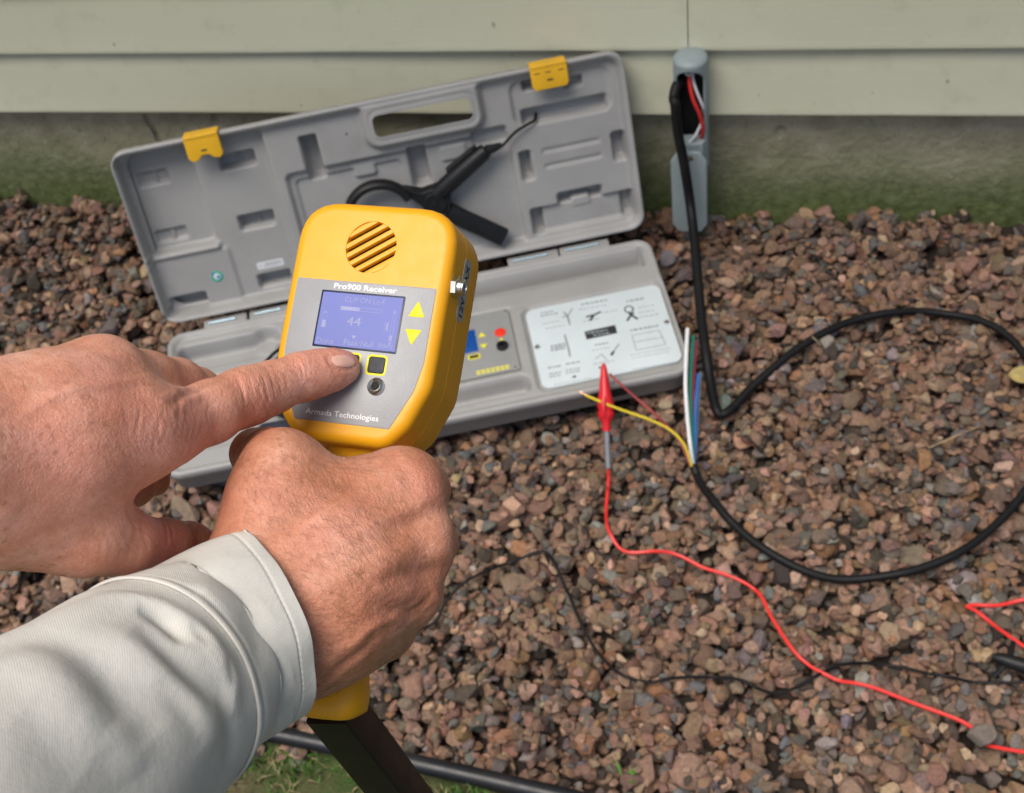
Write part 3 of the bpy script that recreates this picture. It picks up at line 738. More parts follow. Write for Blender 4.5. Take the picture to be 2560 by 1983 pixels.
# half-round body with an arched opening towards the viewer
nth, nz = 96, 130; Vb, Fb = [], []
zt, zb_ = .347, .15; rc = .0248; yc = -.034
def openR(th, z):     # opening in front: |x| < .0165 between z .185 and .332 with an arched top
    x = rc * math.sin(th); zo = .333
    if math.cos(th) < .2: return False
    top_ = zo - .020 + math.sqrt(max(0, .0205 ** 2 - x * x)) if abs(x) < .0205 else -1
    return abs(x) < .0205 and .205 < z < top_
ring = []
for i in range(nz + 1):
    z = zb_ + (zt - zb_) * i / nz
    dome = 1.0 if z < zt - .008 else math.sqrt(max(0.0, 1 - ((z - (zt - .008)) / .010) ** 2))
    for k in range(nth):
        th = -math.pi + 2 * math.pi * k / nth
        Vb.append((XC + rc * dome * math.sin(th), yc - rc * dome * math.cos(th), z))
for i in range(nz):
    for k in range(nth):
        z = zb_ + (zt - zb_) * (i + .5) / nz; th = -math.pi + 2 * math.pi * (k + .5) / nth
        if not openR(th, z): Fb.append((i * nth + k, i * nth + (k + 1) % nth, (i + 1) * nth + (k + 1) % nth, (i + 1) * nth + k))
Fb.append(tuple(range(nz * nth, nz * nth + nth)))
bo = obj('body', Vb, Fb, M_conduit, cond, angle=60)
so = bo.modifiers.new('wall', 'SOLIDIFY'); so.thickness = .0028; so.offset = -1
obj('shade_backing', *put(WORLD, box(XC - .019, XC + .019, yc + .010, yc + .0105, .16, .336)), M_dark, cond, smooth=False)  # black sheet standing in for the shade inside the fitting
obj('riser_pipe', *tube([(XC, yc + .004, .158), (XC, yc + .004, -.1)], .0165, 24), M_conduit, cond)
for zq, par in ((.328, cond),):
    lug = obj('screw_lug', *tube([(XC - .001, yc - .0215, .331), (XC - .001, yc - .012, .331)], .0058, 16), M_conduit, cond)
    obj('screw_hole', *tube([(XC - .001, yc - .0222, .331), (XC - .001, yc - .0214, .331)], .0022, 12), M_dark, lug)
obj('screw_lug', *put(WORLD, prism(roundpoly([(XC - .018, yc - .022), (XC + .018, yc - .022), (XC + .018, yc), (XC - .018, yc)], .004, 3), fil(.002, .186, .205))), M_conduit, cond)
# loosened cover hanging from its lower screw
cvf = Fr((XC - .004, -.060, .116), (1, 0, 0), (0, .06, 1), (0, -1, .06), .001)
pl = roundpoly([(-27, -62), (-17, -77), (17, -77), (27, -62), (27, 58), (16, 76), (-16, 76), (-27, 58)], [8, 10, 10, 8, 6, 14, 14, 6], 5)
cov = obj('cover', *put(cvf, prism(pl, fil(2.5, 0, 6))), M_conduit, cond)
obj('cover_screw', *put(Fr(cvf.pt(2, 66, 6), cvf.x, cvf.y, cvf.z, .001), lathe([(5.5, -1), (5.2, .8), (4, 1.4), (1.5, 1.2), (1.2, .4)], 16)), M_metal, cov)
def wire(name, pts, r, mat, par, seg=8, n=8): return obj(name, *tube(catmull(pts, n), r, seg), mat, par)
wire('red_conductor', [(XC + .001, yc - .004, .33), (XC - .001, yc - .013, .312), (XC + .004, yc - .02, .285), (XC + .014, yc - .021, .255), (XC + .017, yc - .016, .225), (XC + .012, yc - .006, .20)], .0027, M_red, cond)
wire('white_conductor', [(XC + .003, yc - .003, .325), (XC + .004, yc - .010, .31), (XC + .010, yc - .014, .29), (XC + .017, yc - .014, .268), (XC + .018, yc - .006, .25)], .0021, M_ww, cond)
wire('white_conductor', [(XC + .015, yc - .014, .236), (XC + .006, yc - .018, .217), (XC - .003, yc - .019, .205)], .0021, M_ww, cond)

cond.location = Vector(cond.location) + Vector(OFF)
# the long black cable: out of the conduit, down, and round in a loop on the stones
def lay(px, r, lift=0.0): 
    q = G(*px, .012); q[2] = max(HTat(q[0], q[1]), -.004) + r * .7 + lift; return q
def drape(p, r, it=12):
    """let a lead lie over the stones: follow the upper envelope, softly"""
    h = np.array([HTat(q[0], q[1]) + r * .55 + .0048 for q in p]); e = h.copy()
    for w_ in range(1, 6): e[w_:] = np.maximum(e[w_:], h[:-w_] - .0010 * w_ * w_); e[:-w_] = np.maximum(e[:-w_], h[w_:] - .0010 * w_ * w_)
    for _ in range(it): e[1:-1] = .25 * e[:-2] + .5 * e[1:-1] + .25 * e[2:]
    p = p.copy(); d = e - p[:, 2]; rays = (CAM - p); p += rays * (d / rays[:, 2])[:, None]; return p
cab = thing('black_cable', tuple(G(1735, 1160, 0)), 'thick black cable looping over the gravel with its wires fanned out', 'cable')
rk = .0060
up = [np.array((XC - .010, yc + .002, .302)) + OFF, np.array((XC - .019, yc - .014, .303)) + OFF, np.array((XC - .0225, yc - .028, .292)) + OFF, WL(1688, 262, -.052), WL(1695, 330, -.056), WL(1712, 420, -.066), WL(1727, 520, -.082)]
mid = [hit(1740, 640, (0, -.16, 0), (0, 1, 0)), hit(1752, 780, (0, -.26, 0), (0, 1, 0)), hit(1768, 905, (0, -.345, 0), (0, 1, 0)), lay((1788, 1015), rk), lay((1808, 1030), rk), lay((1835, 1012), rk)]
grd = [lay(q, rk) for q in ((1880, 965), (1960, 905), (2060, 845), (2160, 800), (2270, 777), (2370, 783), (2460, 815), (2545, 880), (2610, 980), (2630, 1090), (2590, 1190), (2520, 1280), (2420, 1365), (2310, 1415), (2200, 1438), (2085, 1446), (1985, 1425), (1900, 1380), (1830, 1318), (1780, 1255), (1748, 1200), (1735, 1162))]
path = catmull(up + mid + grd, 8)
k0 = (len(up) + len(mid) - 2) * 8
z_ = path[k0:, 2].copy()
for _ in range(30): z_[1:-1] = np.maximum(.25 * z_[:-2] + .5 * z_[1:-1] + .25 * z_[2:], z_[1:-1] * .0 + .006)
path[k0:, 2] = z_ + .002
path[k0 + 8:-4] = drape(path[k0 + 8:-4], .004, 26)
obj('jacket', *tube(path, np.interp(np.linspace(0, 1, len(path)), [0, .25, .4, .6, 1], [.0076, .0072, .0060, .0053, .0056]), 12), M_rubber, cab)
e0 = path[-1]
def fan(name, mat, pts, r=.0019): return wire(name, [e0 + np.array((0, -.006, 0))] + pts, r, mat, cab, 8, 8)
fan('white_wire', M_ww, [hit(1722, 1080, (0, 0, .035), (0, 0, 1)), hit(1714, 970, (0, 0, .07), (0, 0, 1)), hit(1716, 880, (0, 0, .085), (0, 0, 1)), hit(1719, 822, (0, 0, .092), (0, 0, 1))], .0027)
fan('green_wire', M_gw, [hit(1730, 1080, (0, 0, .028), (0, 0, 1)), hit(1726, 970, (0, 0, .055), (0, 0, 1)), hit(1730, 890, (0, 0, .07), (0, 0, 1)), hit(1734, 840, (0, 0, .075), (0, 0, 1))], .0025)
fan('pink_wire', M_pw, [hit(1736, 1080, (0, 0, .022), (0, 0, 1)), hit(1733, 970, (0, 0, .045), (0, 0, 1)), hit(1737, 900, (0, 0, .058), (0, 0, 1)), hit(1740, 852, (0, 0, .064), (0, 0, 1))], .0022)
fan('blue_wire', M_bw, [hit(1738, 1090, (0, 0, .022), (0, 0, 1)), hit(1740, 1010, (0, 0, .045), (0, 0, 1)), hit(1747, 935, (0, 0, .058), (0, 0, 1))], .0025)
fan('grey_wire', M_inkg, [hit(1742, 1090, (0, 0, .018), (0, 0, 1)), hit(1748, 1000, (0, 0, .03), (0, 0, 1)), hit(1752, 930, (0, 0, .035), (0, 0, 1))], .0018)
yw = fan('yellow_wire', M_yw, [hit(1712, 1115, (0, 0, .035), (0, 0, 1)), hit(1675, 1075, (0, 0, .05), (0, 0, 1)), hit(1620, 1048, (0, 0, .062), (0, 0, 1)), hit(1540, 1020, (0, 0, .074), (0, 0, 1)), hit(1465, 989, (0, 0, .083), (0, 0, 1))])
wire('copper_end', [hit(1466, 989, (0, 0, .083), (0, 0, 1)), hit(1450, 979, (0, 0, .084), (0, 0, 1))], .0010, M_cu, yw)
fan('dull_red_wire', M_reddull, [hit(1700, 1105, (0, 0, .02), (0, 0, 1)), hit(1668, 1065, (0, 0, .035), (0, 0, 1)), hit(1640, 1038, (0, 0, .05), (0, 0, 1)), hit(1590, 995, (0, 0, .065), (0, 0, 1)), hit(1545, 955, (0, 0, .085), (0, 0, 1)), hit(1524, 935, (0, 0, .09), (0, 0, 1))], .0019)

# red test lead with its clip on the yellow wire
ca, cb = hit(1509, 908, (0, 0, .105), (0, 0, 1)), hit(1517, 1078, (0, 0, .045), (0, 0, 1))
lead = thing('red_test_lead', tuple(G(1517, 1180, 0)), 'red test lead with a red alligator clip on the yellow wire', 'test lead')
ax = nrm(cb - ca); Lc = np.linalg.norm(cb - ca)
vw = nrm(CAM - ca); sdx = nrm(np.cross(ax, vw)); dn = np.cross(sdx, ax)
def ell(t, rx, ry, off=0.0, n=16): c = ca + ax * Lc * t + dn * off; return [c + sdx * rx * math.cos(2 * math.pi * k / n) + dn * ry * math.sin(2 * math.pi * k / n) for k in range(n)]
prof = [(0, .0012, .003), (.03, .0032, .005), (.12, .005, .0065), (.3, .0072, .009), (.42, .0082, .0105), (.5, .0098, .0115), (.58, .0115, .012), (.64, .0118, .0115), (.68, .0098, .0105), (.72, .0112, .011), (.775, .0115, .0105), (.82, .0085, .0085), (.87, .0062, .0065), (1, .0056, .006)]
V = sum([ell(*q) for q in prof], []); n_ = 16
F = [(i * n_ + k, i * n_ + (k + 1) % n_, (i + 1) * n_ + (k + 1) % n_, (i + 1) * n_ + k) for i in range(len(prof) - 1) for k in range(n_)] + [tuple(range(n_))[::-1], tuple(range((len(prof) - 1) * n_, len(prof) * n_))]
obj('clip_boot', V, F, M_redboot, lead)
obj('clip_ridge', *tube([ca + ax * Lc * .5 + dn * .0105 + sdx * .002, ca + ax * Lc * .66 + dn * .012 + sdx * .003, ca + ax * Lc * .78 + dn * .0095 + sdx * .003], [.003, .0045, .003], 10), M_redboot, lead)
gs = [cb - ax * .004, hit(1519, 1130, (0, 0, .030), (0, 0, 1)), hit(1521, 1172, (0, 0, .018), (0, 0, 1))]
obj('strain_sleeve', *tube(catmull(gs, 6), .0040, 10), M_greysl, lead)
rp = [lay(q, .0022) for q in ((1519, 1200), (1514, 1250), (1516, 1300), (1530, 1345), (1562, 1370), (1641, 1377), (1700, 1387), (1758, 1407), (1820, 1430), (1875, 1453), (1905, 1488), (1930, 1540), (1981, 1623), (2020, 1660), (2063, 1688), (2100, 1704), (2145, 1717), (2210, 1735), (2286, 1758), (2360, 1787), (2426, 1815), (2455, 1838), (2485, 1858), (2560, 1883), (2660, 1890), (2720, 1820), (2690, 1700), (2620, 1635), (2560, 1600), (2490, 1558), (2440, 1528), (2418, 1514), (2440, 1507), (2500, 1507), (2560, 1502), (2650, 1490), (2800, 1500))]
rpath = catmull([gs[-1] - np.array((0, 0, .001))] + rp, 6)
for _ in range(12): rpath[1:-1, 2] = .25 * rpath[:-2, 2] + .5 * rpath[1:-1, 2] + .25 * rpath[2:, 2]
rpath[8:] = drape(rpath[8:], .0023)
obj('lead_wire', *tube(rpath, .00235, 8), M_red, lead)

so_ = bpy.data.objects.new('stone', smesh[3]); col.objects.link(so_); so_.parent = bed      # a flat stone lying on the red lead
so_.location = G(2457, 1838, .021); so_.rotation_euler = (.1, -.05, .3); so_.scale = (.0165, .0125, .0085); so_.color = (.19, .16, .135, 1)
# thin black test lead and its clip at the right edge
bl = thing('black_test_lead', tuple(G(1750, 1690, 0)), 'thin black test lead winding across the gravel past the red one', 'test lead')
bp = [lay(q, .0016, .001) for q in ((560, 1230), (700, 1330), (880, 1500), (1000, 1560), (1080, 1545), (1114, 1506), (1170, 1455), (1243, 1412), (1300, 1392), (1348, 1387), (1380, 1402), (1405, 1445), (1425, 1495), (1442, 1536), (1470, 1585), (1500, 1629), (1535, 1665), (1571, 1688), (1620, 1695), (1664, 1690), (1710, 1682), (1758, 1679), (1800, 1681), (1852, 1694), (1900, 1711), (1946, 1721), (1990, 1714), (2028, 1700), (2070, 1675), (2110, 1655), (2170, 1645), (2227, 1650), (2280, 1660), (2333, 1676), (2380, 1688), (2438, 1694), (2500, 1697), (2560, 1696), (2700, 1700))]
bpath = catmull(bp, 6)
for _ in range(10): bpath[1:-1, 2] = .25 * bpath[:-2, 2] + .5 * bpath[1:-1, 2] + .25 * bpath[2:, 2]
bpath = drape(bpath, .0017)
obj('lead_wire', *tube(bpath, .0020, 8), M_rubber, bl)
bc = thing('black_clip', tuple(G(2530, 1660, 0)), 'black alligator clip lying on the stones at the right edge', 'clip')
a, b = G(2480, 1640, .03), G(2640, 1690, .026)
obj('clip_body', *tube([a, a * .85 + b * .15, a * .5 + b * .5, b], [.0028, .0075, .0092, .008], 12), M_black, bc)
obj('jaw_lever', *tube([G(2523, 1655, .03), G(2528, 1625, .03), G(2533, 1606, .026)], [.0042, .0036, .003], 8), M_black, bc)
obj('jaw_lever', *tube([G(2512, 1660, .026), G(2497, 1680, .02), G(2482, 1692, .016)], [.004, .0036, .003], 8), M_black, bc)

# ================================================================== THE RECEIVER
HU = np.array([0.99560807, -0.09022487, 0.02498087]); HV = np.array([0.06769952, 0.87816046, 0.47355146]); HN = np.array([-0.06466333, -0.46978046, 0.88041182])
HO = P(898.97, 801.5, .60)
HK = .001 * .60 / .66
HEAD = Fr(HO, HU, HV, HN, HK)
rec = thing('locator_receiver', tuple(G(1700, 2600, 0)), 'yellow handheld cable locator receiver held upright in one hand', 'receiver')
outl = roundpoly([(44.2, -31), (44.6, -14), (44.6, 64), (-44.6, 64), (-44.6, -14), (-44.2, -31), (-35.5, -53), (-25, -64.8), (25, -64.8), (35.5, -53)], [22, 20, 23, 23, 20, 22, 20, 14, 14, 20], 7)
SPK = (-.9, 39.6); SPR = 14.2
bodyL = [(12, -52), (6, -51.4), (2.4, -49.5), (.6, -46), (.0, -41), (.0, -22.4), (.55, -22.1), (.55, -21.7), (0, -21.4), (.1, -7), *[(6 * (1 - math.cos(a)) + .1, -6 + 6 * math.sin(a)) for a in np.linspace(0.12, math.pi / 2, 8)]]
V, F = prism(outl, bodyL, True, False)
# front face: ring of quads from the outline's inner edge, with a round opening for the speaker
inn = V[-len(outl):]; m = len(inn)
circ = [(SPK[0] + SPR * math.cos(2 * math.pi * k / 64), SPK[1] + SPR * math.sin(2 * math.pi * k / 64)) for k in range(64)]
bmf = bmesh.new()
vo = [bmf.verts.new(v) for v in inn]; vc = [bmf.verts.new((x, y, 0)) for x, y in circ]
eo = [bmf.edges.new((vo[i], vo[(i + 1) % m])) for i in range(m)]; ec = [bmf.edges.new((vc[i], vc[(i + 1) % 64])) for i in range(64)]
bmesh.ops.triangle_fill(bmf, use_beauty=True, use_dissolve=False, edges=eo + ec)
bmf.verts.index_update()
fv = [tuple(v.co) for v in bmf.verts]; ff = [tuple(v.index for v in f.verts) for f in bmf.faces]
nrmz = [1 if f.normal.z >= 0 else -1 for f in bmf.faces]
bmf.normal_update(); ff = [f if bf.normal.z > 0 else f[::-1] for f, bf in zip(ff, bmf.faces)]
bmf.free()
# speaker well
wellV = [(x, y, 0) for x, y in circ] + [(SPK[0] + (x - SPK[0]) * .985, SPK[1] + (y - SPK[1]) * .985, -.5) for x, y in circ] + [(SPK[0] + (x - SPK[0]) * .97, SPK[1] + (y - SPK[1]) * .97, -4) for x, y in circ]
wellF = [(j * 64 + k, j * 64 + (k + 1) % 64, (j + 1) * 64 + (k + 1) % 64, (j + 1) * 64 + k)[::-1] for j in range(2) for k in range(64)]
V, F = merge([(V, F), (fv, ff), (wellV, wellF)])
hb = obj('head_housing', *put(HEAD, (V, F)), M_yel, rec, angle=30)
bmm = bmesh.new(); bmm.from_mesh(hb.data); bmesh.ops.remove_doubles(bmm, verts=bmm.verts, dist=2e-6); bmesh.ops.recalc_face_normals(bmm, faces=bmm.faces); bmm.to_mesh(hb.data); bmm.free()
hb.data.set_sharp_from_angle(angle=math.radians(32))
obj('speaker_cloth', *put(Fr(HEAD.pt(*SPK, -3.6), HU, HV, HN, HK), lathe([(SPR, 0), (SPR, .1)], 40)), M_mesh, hb)
da = math.radians(33.5); dirv = np.array([math.cos(da), math.sin(da)]); pnv = np.array([-dirv[1], dirv[0]])
pitch_ = 4.75; bwid = 2.95
for k in range(-2, 4):
    off = (k - .45) * pitch_
    half = math.sqrt(max(0, SPR ** 2 - off ** 2)) * .985
    if half < 3: continue
    sec = [(-bwid / 2, -3), (-bwid / 2, -1.1), (-bwid * .36, -.5), (0, -.25), (bwid * .36, -.5), (bwid / 2, -1.1), (bwid / 2, -3)]
    Vb = []
    for e_ in (-1, 1):
        for a_, z_q in sec:
            hh = math.sqrt(max(.01, SPR ** 2 - (off + a_) ** 2)) * .985
            q = np.array(SPK) + dirv * hh * e_ + pnv * (off + a_); Vb.append((*q, z_q))
    ns_ = len(sec); Fb2 = [(k2, k2 + 1, ns_ + k2 + 1, ns_ + k2) for k2 in range(ns_ - 1)] + [tuple(range(ns_))[::-1], tuple(range(ns_, 2 * ns_))]
    obj('grille_bar', *put(HEAD, (Vb, Fb2)), M_yel, hb)
for sg in (-1, 1):      # the two solid caps of the round grille
    off = sg * SPR * .86
    arc = [(SPK[0] + SPR * .985 * math.cos(a), SPK[1] + SPR * .985 * math.sin(a)) for a in np.linspace(math.atan2(pnv[1] * sg, pnv[0] * sg) - .62, math.atan2(pnv[1] * sg, pnv[0] * sg) + .62, 12)]
    obj('grille_bar', *put(HEAD, prism(arc, [(0, -3), (0, -.9), (.4, -.5)])), M_yel, hb)
ppoly = roundpoly([(38.9, -19), (38.9, 20.2), (-38.9, 20.2), (-38.9, -19), (-36, -34), (-26.2, -54.6), (26.2, -54.6), (36, -34)], [20, .8, .8, 20, 14, 1.2, 1.2, 14], 6)
pan = obj('face_panel', *put(HEAD, prism(ppoly, [(0, -.4), (0, .25), (.25, .4)])), M_panel, rec)
bez = obj('screen_bezel', *put(HEAD, prism(rrpoly(-23.6, 23.2, -15.8, 14.6, .6), [(0, .3), (.0, .62), (.15, .7)])), M_lcdfr, pan)
lcd = obj('screen', *put(HEAD, prism(rrpoly(-22.6, 22.2, -14.8, 13.6, .4), [(0, .5), (0, .78)])), M_lcd, pan)
def lettering(name, s, x, y, width, height, mat, par, z, bold=0.0, align='c', fr=HEAD):
    V, F = textmesh(s, 1.0, bold); V = np.array(V); lo, hi = V.min(0), V.max(0)
    cap = .73
    V[:, 0] = (V[:, 0] - lo[0]) / (hi[0] - lo[0]) * width + x; V[:, 1] = V[:, 1] / cap * height + y; V[:, 2] = z
    return obj(name, *put(fr, (V, F)), mat, par, smooth=False)
lettering('title_lettering', 'Pro900 Receiver', -17.4, 15.9, 35.2, 3.0, M_white, pan, .45, .018)
lettering('maker_lettering', 'Armada Technologies', -20.6, -51.3, 40.4, 3.0, M_white, pan, .45, .006)
lettering('key_lettering', 'INIT', -5.2, -32.6, 8.4, 2.7, M_label, pan, .45, .0)
lz_ = .84
lettering('screen_text', 'CLIP\u00b7ON\u00b7Lo\u00b7F', -9.8, 9.0, 22.5, 3.1, M_lcdtx, lcd, lz_, .004)
lettering('screen_text', '44', -6.6, -3.3, 7.8, 5.0, M_lcdhi, lcd, lz_, .004)
lettering('screen_text', 'Done', -21.6, -14.0, 9.6, 3.3, M_lcdtx, lcd, lz_, .004)
lettering('screen_text', 'Peak\u00b7Null', -6.2, -13.6, 16.4, 3.3, M_lcdtx, lcd, lz_, .004)
lettering('screen_text', 'Start', 12.8, -13.2, 8.0, 2.6, M_lcdtx, lcd, lz_, .0)
obj('screen_bar', *put(HEAD, box(-11.4, -.6, 4.6, 6.6, .78, .83)), M_lcdhi, lcd, smooth=False)
def frame2(x0, x1, y0, y1, t): return merge([box(x0, x1, y0, y0 + t, .78, .82), box(x0, x1, y1 - t, y1, .78, .82), box(x0, x0 + t, y0 + t, y1 - t, .78, .82), box(x1 - t, x1, y0 + t, y1 - t, .78, .82)])
obj('screen_bar_frame', *put(HEAD, frame2(-.4, 12.2, 4.6, 6.6, .25)), M_lcdtx, lcd, smooth=False)
obj('battery_icon', *put(HEAD, merge([frame2(-20.6, -18.0, -5.4, 2.6, .25), box(-19.9, -18.7, 2.6, 3.3, .78, .82)])), M_lcdtx, lcd, smooth=False)
obj('battery_fill', *put(HEAD, box(-20.3, -18.3, -5.1, -1.5, .78, .83)), M_lcdhi, lcd, smooth=False)
obj('volume_icon', *put(HEAD, merge([frame2(18.0, 19.8, -9.6, 4.0, .22), box(18.3, 19.5, -9.2, -6.4, .78, .83), ([(18.0, 5, .83), (19.8, 5, .83), (18.9, 7, .83)], [(0, 1, 2)]), ([(18.0, -10.2, .83), (18.9, -12.2, .83), (19.8, -10.2, .83)], [(0, 1, 2)]), frame2(14.2, 15.6, -3.6, -.6, .22), ([(15.6, -.4, .83), (15.6, -3.8, .83), (16.6, -5, .83), (16.6, .8, .83)], [(0, 1, 2, 3)])])), M_lcdtx, lcd, smooth=False)
obj('screen_pointer', *put(HEAD, ([(-2.6, -8.4, .83), (.2, -8.4, .83), (-1.2, -10.3, .83)], [(0, 2, 1)])), M_lcdhi, lcd, smooth=False)
for cx_ in (13.75, -.75, -15.25):
    kr = obj('key_ring', *put(HEAD, prism(rrpoly(cx_ - 5.6, cx_ + 5.6, -27.9, -17.2, 2.0, 5), [(0, .3), (0, .5), (.1, .55)])), M_ykey, pan)
    obj('key', *put(HEAD, prism(rrpoly(cx_ - 4.6, cx_ + 4.6, -26.9, -18.2, 1.5, 5), fil(.5, .3, 1.0))), M_btn, kr)
kr = obj('key_ring', *put(Fr(HEAD.pt(-17.6, -38.2, .3), HU, HV, HN, HK), lathe([(5.6, 0), (5.6, .2), (5.5, .25)], 28)), M_ykey, pan)
obj('key', *put(Fr(HEAD.pt(-17.6, -38.2, .3), HU, HV, HN, HK), lathe([(4.6, 0), (4.6, .5), (4.2, .8)], 28)), M_btn, kr)
obj('arrow_key', *put(HEAD, prism(roundpoly([(26.3, 4.4), (35.3, 4.4), (30.6, 13.0)], .5, 3), [(0, .3), (0, .5), (.3, .7)])), M_ykey, pan)
obj('arrow_key', *put(HEAD, prism(roundpoly([(25.9, -2.2), (30.5, -10.6), (35.0, -2.2)], .5, 3), [(0, .3), (0, .5), (.3, .7)])), M_ykey, pan)
jk = obj('headphone_jack', *put(Fr(HEAD.pt(15.6, -33.6, .3), HU, HV, HN, HK), lathe([(4.6, 0), (4.6, .9), (3.9, 1.3), (3.9, 2.2), (3.2, 3.0), (2.5, 2.6), (2.1, 2.0), (2.0, .2)], 28)), M_metal, pan)
obj('jack_hole', *put(Fr(HEAD.pt(15.6, -33.6, .3), HU, HV, HN, HK), lathe([(2.1, .3), (2.1, 1.6)], 18)), M_dark, jk)
for k in range(24):
    a = 2 * math.pi * k / 24
    pass
# power jack on the side, and its sticker
sj = Fr(HEAD.pt(44.3, 24.5, -9.5), HN, HV, HU, HK)
hexp = [(5.9 * math.cos(math.pi / 3 * k + .25), 5.9 * math.sin(math.pi / 3 * k + .25)) for k in range(6)]
nut = obj('jack_nut', *put(sj, prism(hexp, [(.5, -.5), (0, .2), (0, 2.8), (.7, 3.3)])), M_metal, rec, angle=20)
obj('jack_barrel', *put(sj, lathe([(4.3, 2.5), (4.3, 5.2), (4.0, 5.5), (4.3, 5.7), (4.3, 6.2), (3.8, 6.6), (2.9, 6.6), (2.7, 6.2), (2.7, 3.5)], 28)), M_metal, nut)
obj('jack_hole', *put(sj, lathe([(2.8, 4), (2.8, 4.8)], 18)), M_dark, nut)
stf = Fr(HEAD.pt(44.5, 27, -25.5), HV, HN, HU, HK)
sk = obj('side_sticker', *put(stf, prism(rrpoly(-17, 17, -5.4, 5.4, 3.6), [(0, -.6), (0, .35)])), M_sticker, rec)
lettering('sticker_lettering', '12V MAX', -14.2, -2.9, 28.4, 5.6, M_ink, sk, .5, .02, fr=stf)
# neck, grip and mast
def sectube(pts, wr, hr, up, seg=20, pw_=.62):
    p = np.asarray(pts); T = np.gradient(p, axis=0); T /= np.linalg.norm(T, axis=1)[:, None]; V = []
    for i in range(len(p)):
        sd_ = nrm(np.cross(T[i], up)); u2 = np.cross(sd_, T[i])
        for k in range(seg):
            a = 2 * math.pi * k / seg; c, s = math.cos(a), math.sin(a)
            V.append(p[i] + sd_ * wr[i] * math.copysign(abs(c) ** pw_, c) + u2 * hr[i] * math.copysign(abs(s) ** pw_, s))
    F = [(i * seg + k, i * seg + (k + 1) % seg, (i + 1) * seg + (k + 1) % seg, (i + 1) * seg + k) for i in range(len(p) - 1) for k in range(seg)] + [tuple(range(seg))[::-1], tuple(range((len(p) - 1) * seg, len(p) * seg))]
    return V, F
gpts = catmull([HEAD.pt(0, -40, -26), HEAD.pt(0, -58, -26), P(884, 1150, .632), P(868, 1300, .612), P(850, 1500, .590), P(835, 1650, .575), P(832, 1740, .5665), P(830, 1775, .564), P(829, 1792, .5635)], 6)
gi = np.linspace(0, 8, len(gpts))
gw = np.interp(gi, [0, 1, 2, 3, 4, 5, 6, 7, 8], [.022, .019, .0145, .0155, .0160, .0150, .0152, .0145, .010]); gh = np.interp(gi, [0, 1, 2, 3, 4, 5, 6, 7, 8], [.014, .014, .0135, .0145, .0150, .0145, .0145, .0135, .009])
obj('grip', *sectube(gpts, gw, gh, HN), M_yel, rec, angle=50)
A_ = P(851, 1790, .5735); B_ = P(1000, 1983, .634); md = nrm(B_ - A_)
md = nrm(md); tops = A_ - md * .012; bot = A_ + md * ((A_[2] - .05) / -md[2])
hx = nrm(np.cross(md, nrm(CAM - A_))); hy = nrm(np.cross(md, hx))
msec = roundpoly([(0, .0138), (-.0138, 0), (0, -.0138), (.0138, 0)], .0014, 3)
V = [q + hx * a + hy * b for q in (tops, A_ + md * .2, bot) for a, b in msec]; m = len(msec)
obj('mast', V, [(i * m + k, i * m + (k + 1) % m, (i + 1) * m + (k + 1) % m, (i + 1) * m + k) for i in range(2) for k in range(m)] + [tuple(range(m))[::-1], tuple(range(2 * m, 3 * m))], M_mast, rec, angle=20)
V, F = prism(rrpoly(-.03, .03, -.045, .045, .012), fil(.006, bot[2] - .045, bot[2] + .02, 4, True))
obj('antenna_foot', [(x + bot[0], y + bot[1], z) for x, y, z in V], F, M_mast, rec)

# ================================================================== THE PERSON'S HANDS
# Each hand is one continuous surface grown round its bones: tapered capsules blended with a smooth union.
def camspace(x, y, d): return np.array([(x - 1280) / FPX * d, -(y - 991.5) / FPX * d, d])
def toworld(Q): return CAM + Q[:, :1] * RX + Q[:, 1:2] * UY + Q[:, 2:3] * FZ
def cone(p, a, b, ra, rb):
    ba = b - a; t = ((p - a) @ ba / (ba @ ba)).clip(0, 1)
    return np.linalg.norm(p - a - t[..., None] * ba, axis=-1) - (ra + t * (rb - ra))
def smin(a, b, k):
    h = np.maximum(k - np.abs(a - b), 0) / k; return np.minimum(a, b) - h * h * k * .25
class Hand:
    """groups: list of (k_in, k_join, [ (node, node, ra, rb) ... ]) ; nodes (px, py, depth)"""
    def __init__(s, groups): s.g = groups
    def __call__(s, p):
        p = p.astype(np.float32); out = None
        for kin, kj, segs in s.g:
            d = None
            for a, b, ra, rb in segs:
                q = cone(p, a.astype(np.float32), b.astype(np.float32), ra, rb); d = q if d is None else smin(d, q, kin)
            out = d if out is None else smin(out, d, kj)
        return out
    def bounds(s):
        P_ = [(q - max(ra, rb) - .004, q + max(ra, rb) + .004) for _, _, segs in s.g for a, b, ra, rb in segs for q in (a, b)]
        return np.min([x[0] for x in P_], 0), np.max([x[1] for x in P_], 0)
    def grad(s, p, e=4e-4):
        g = np.stack([s(p + np.eye(3)[k] * e) - s(p - np.eye(3)[k] * e) for k in range(3)], -1); return g / (np.linalg.norm(g, axis=-1, keepdims=True) + 1e-9)
    def surfs(s, pts, d0=.30):
        """first surface points along the sight lines of photo positions"""
        q = np.asarray(pts, float).reshape(-1, 2)
        v = np.stack([(q[:, 0] - 1280) / FPX, -(q[:, 1] - 991.5) / FPX, np.ones(len(q))], 1); d = np.full(len(q), d0)
        for _ in range(70):
            g = s(v * d[:, None]); d = np.where(d < .8, d + np.maximum(g * .8, 1e-6), d)
        return v * d[:, None]
    def surf(s, x, y): return s.surfs([(x, y)])[0]
def chain(pts, k=None):
    """consecutive nodes (px, py, depth, radius_mm) -> segments"""
    n = [(camspace(*q[:3]), q[3] * .001) for q in pts]
    return [(a[0], b[0], a[1], b[1]) for a, b in zip(n[:-1], n[1:])]
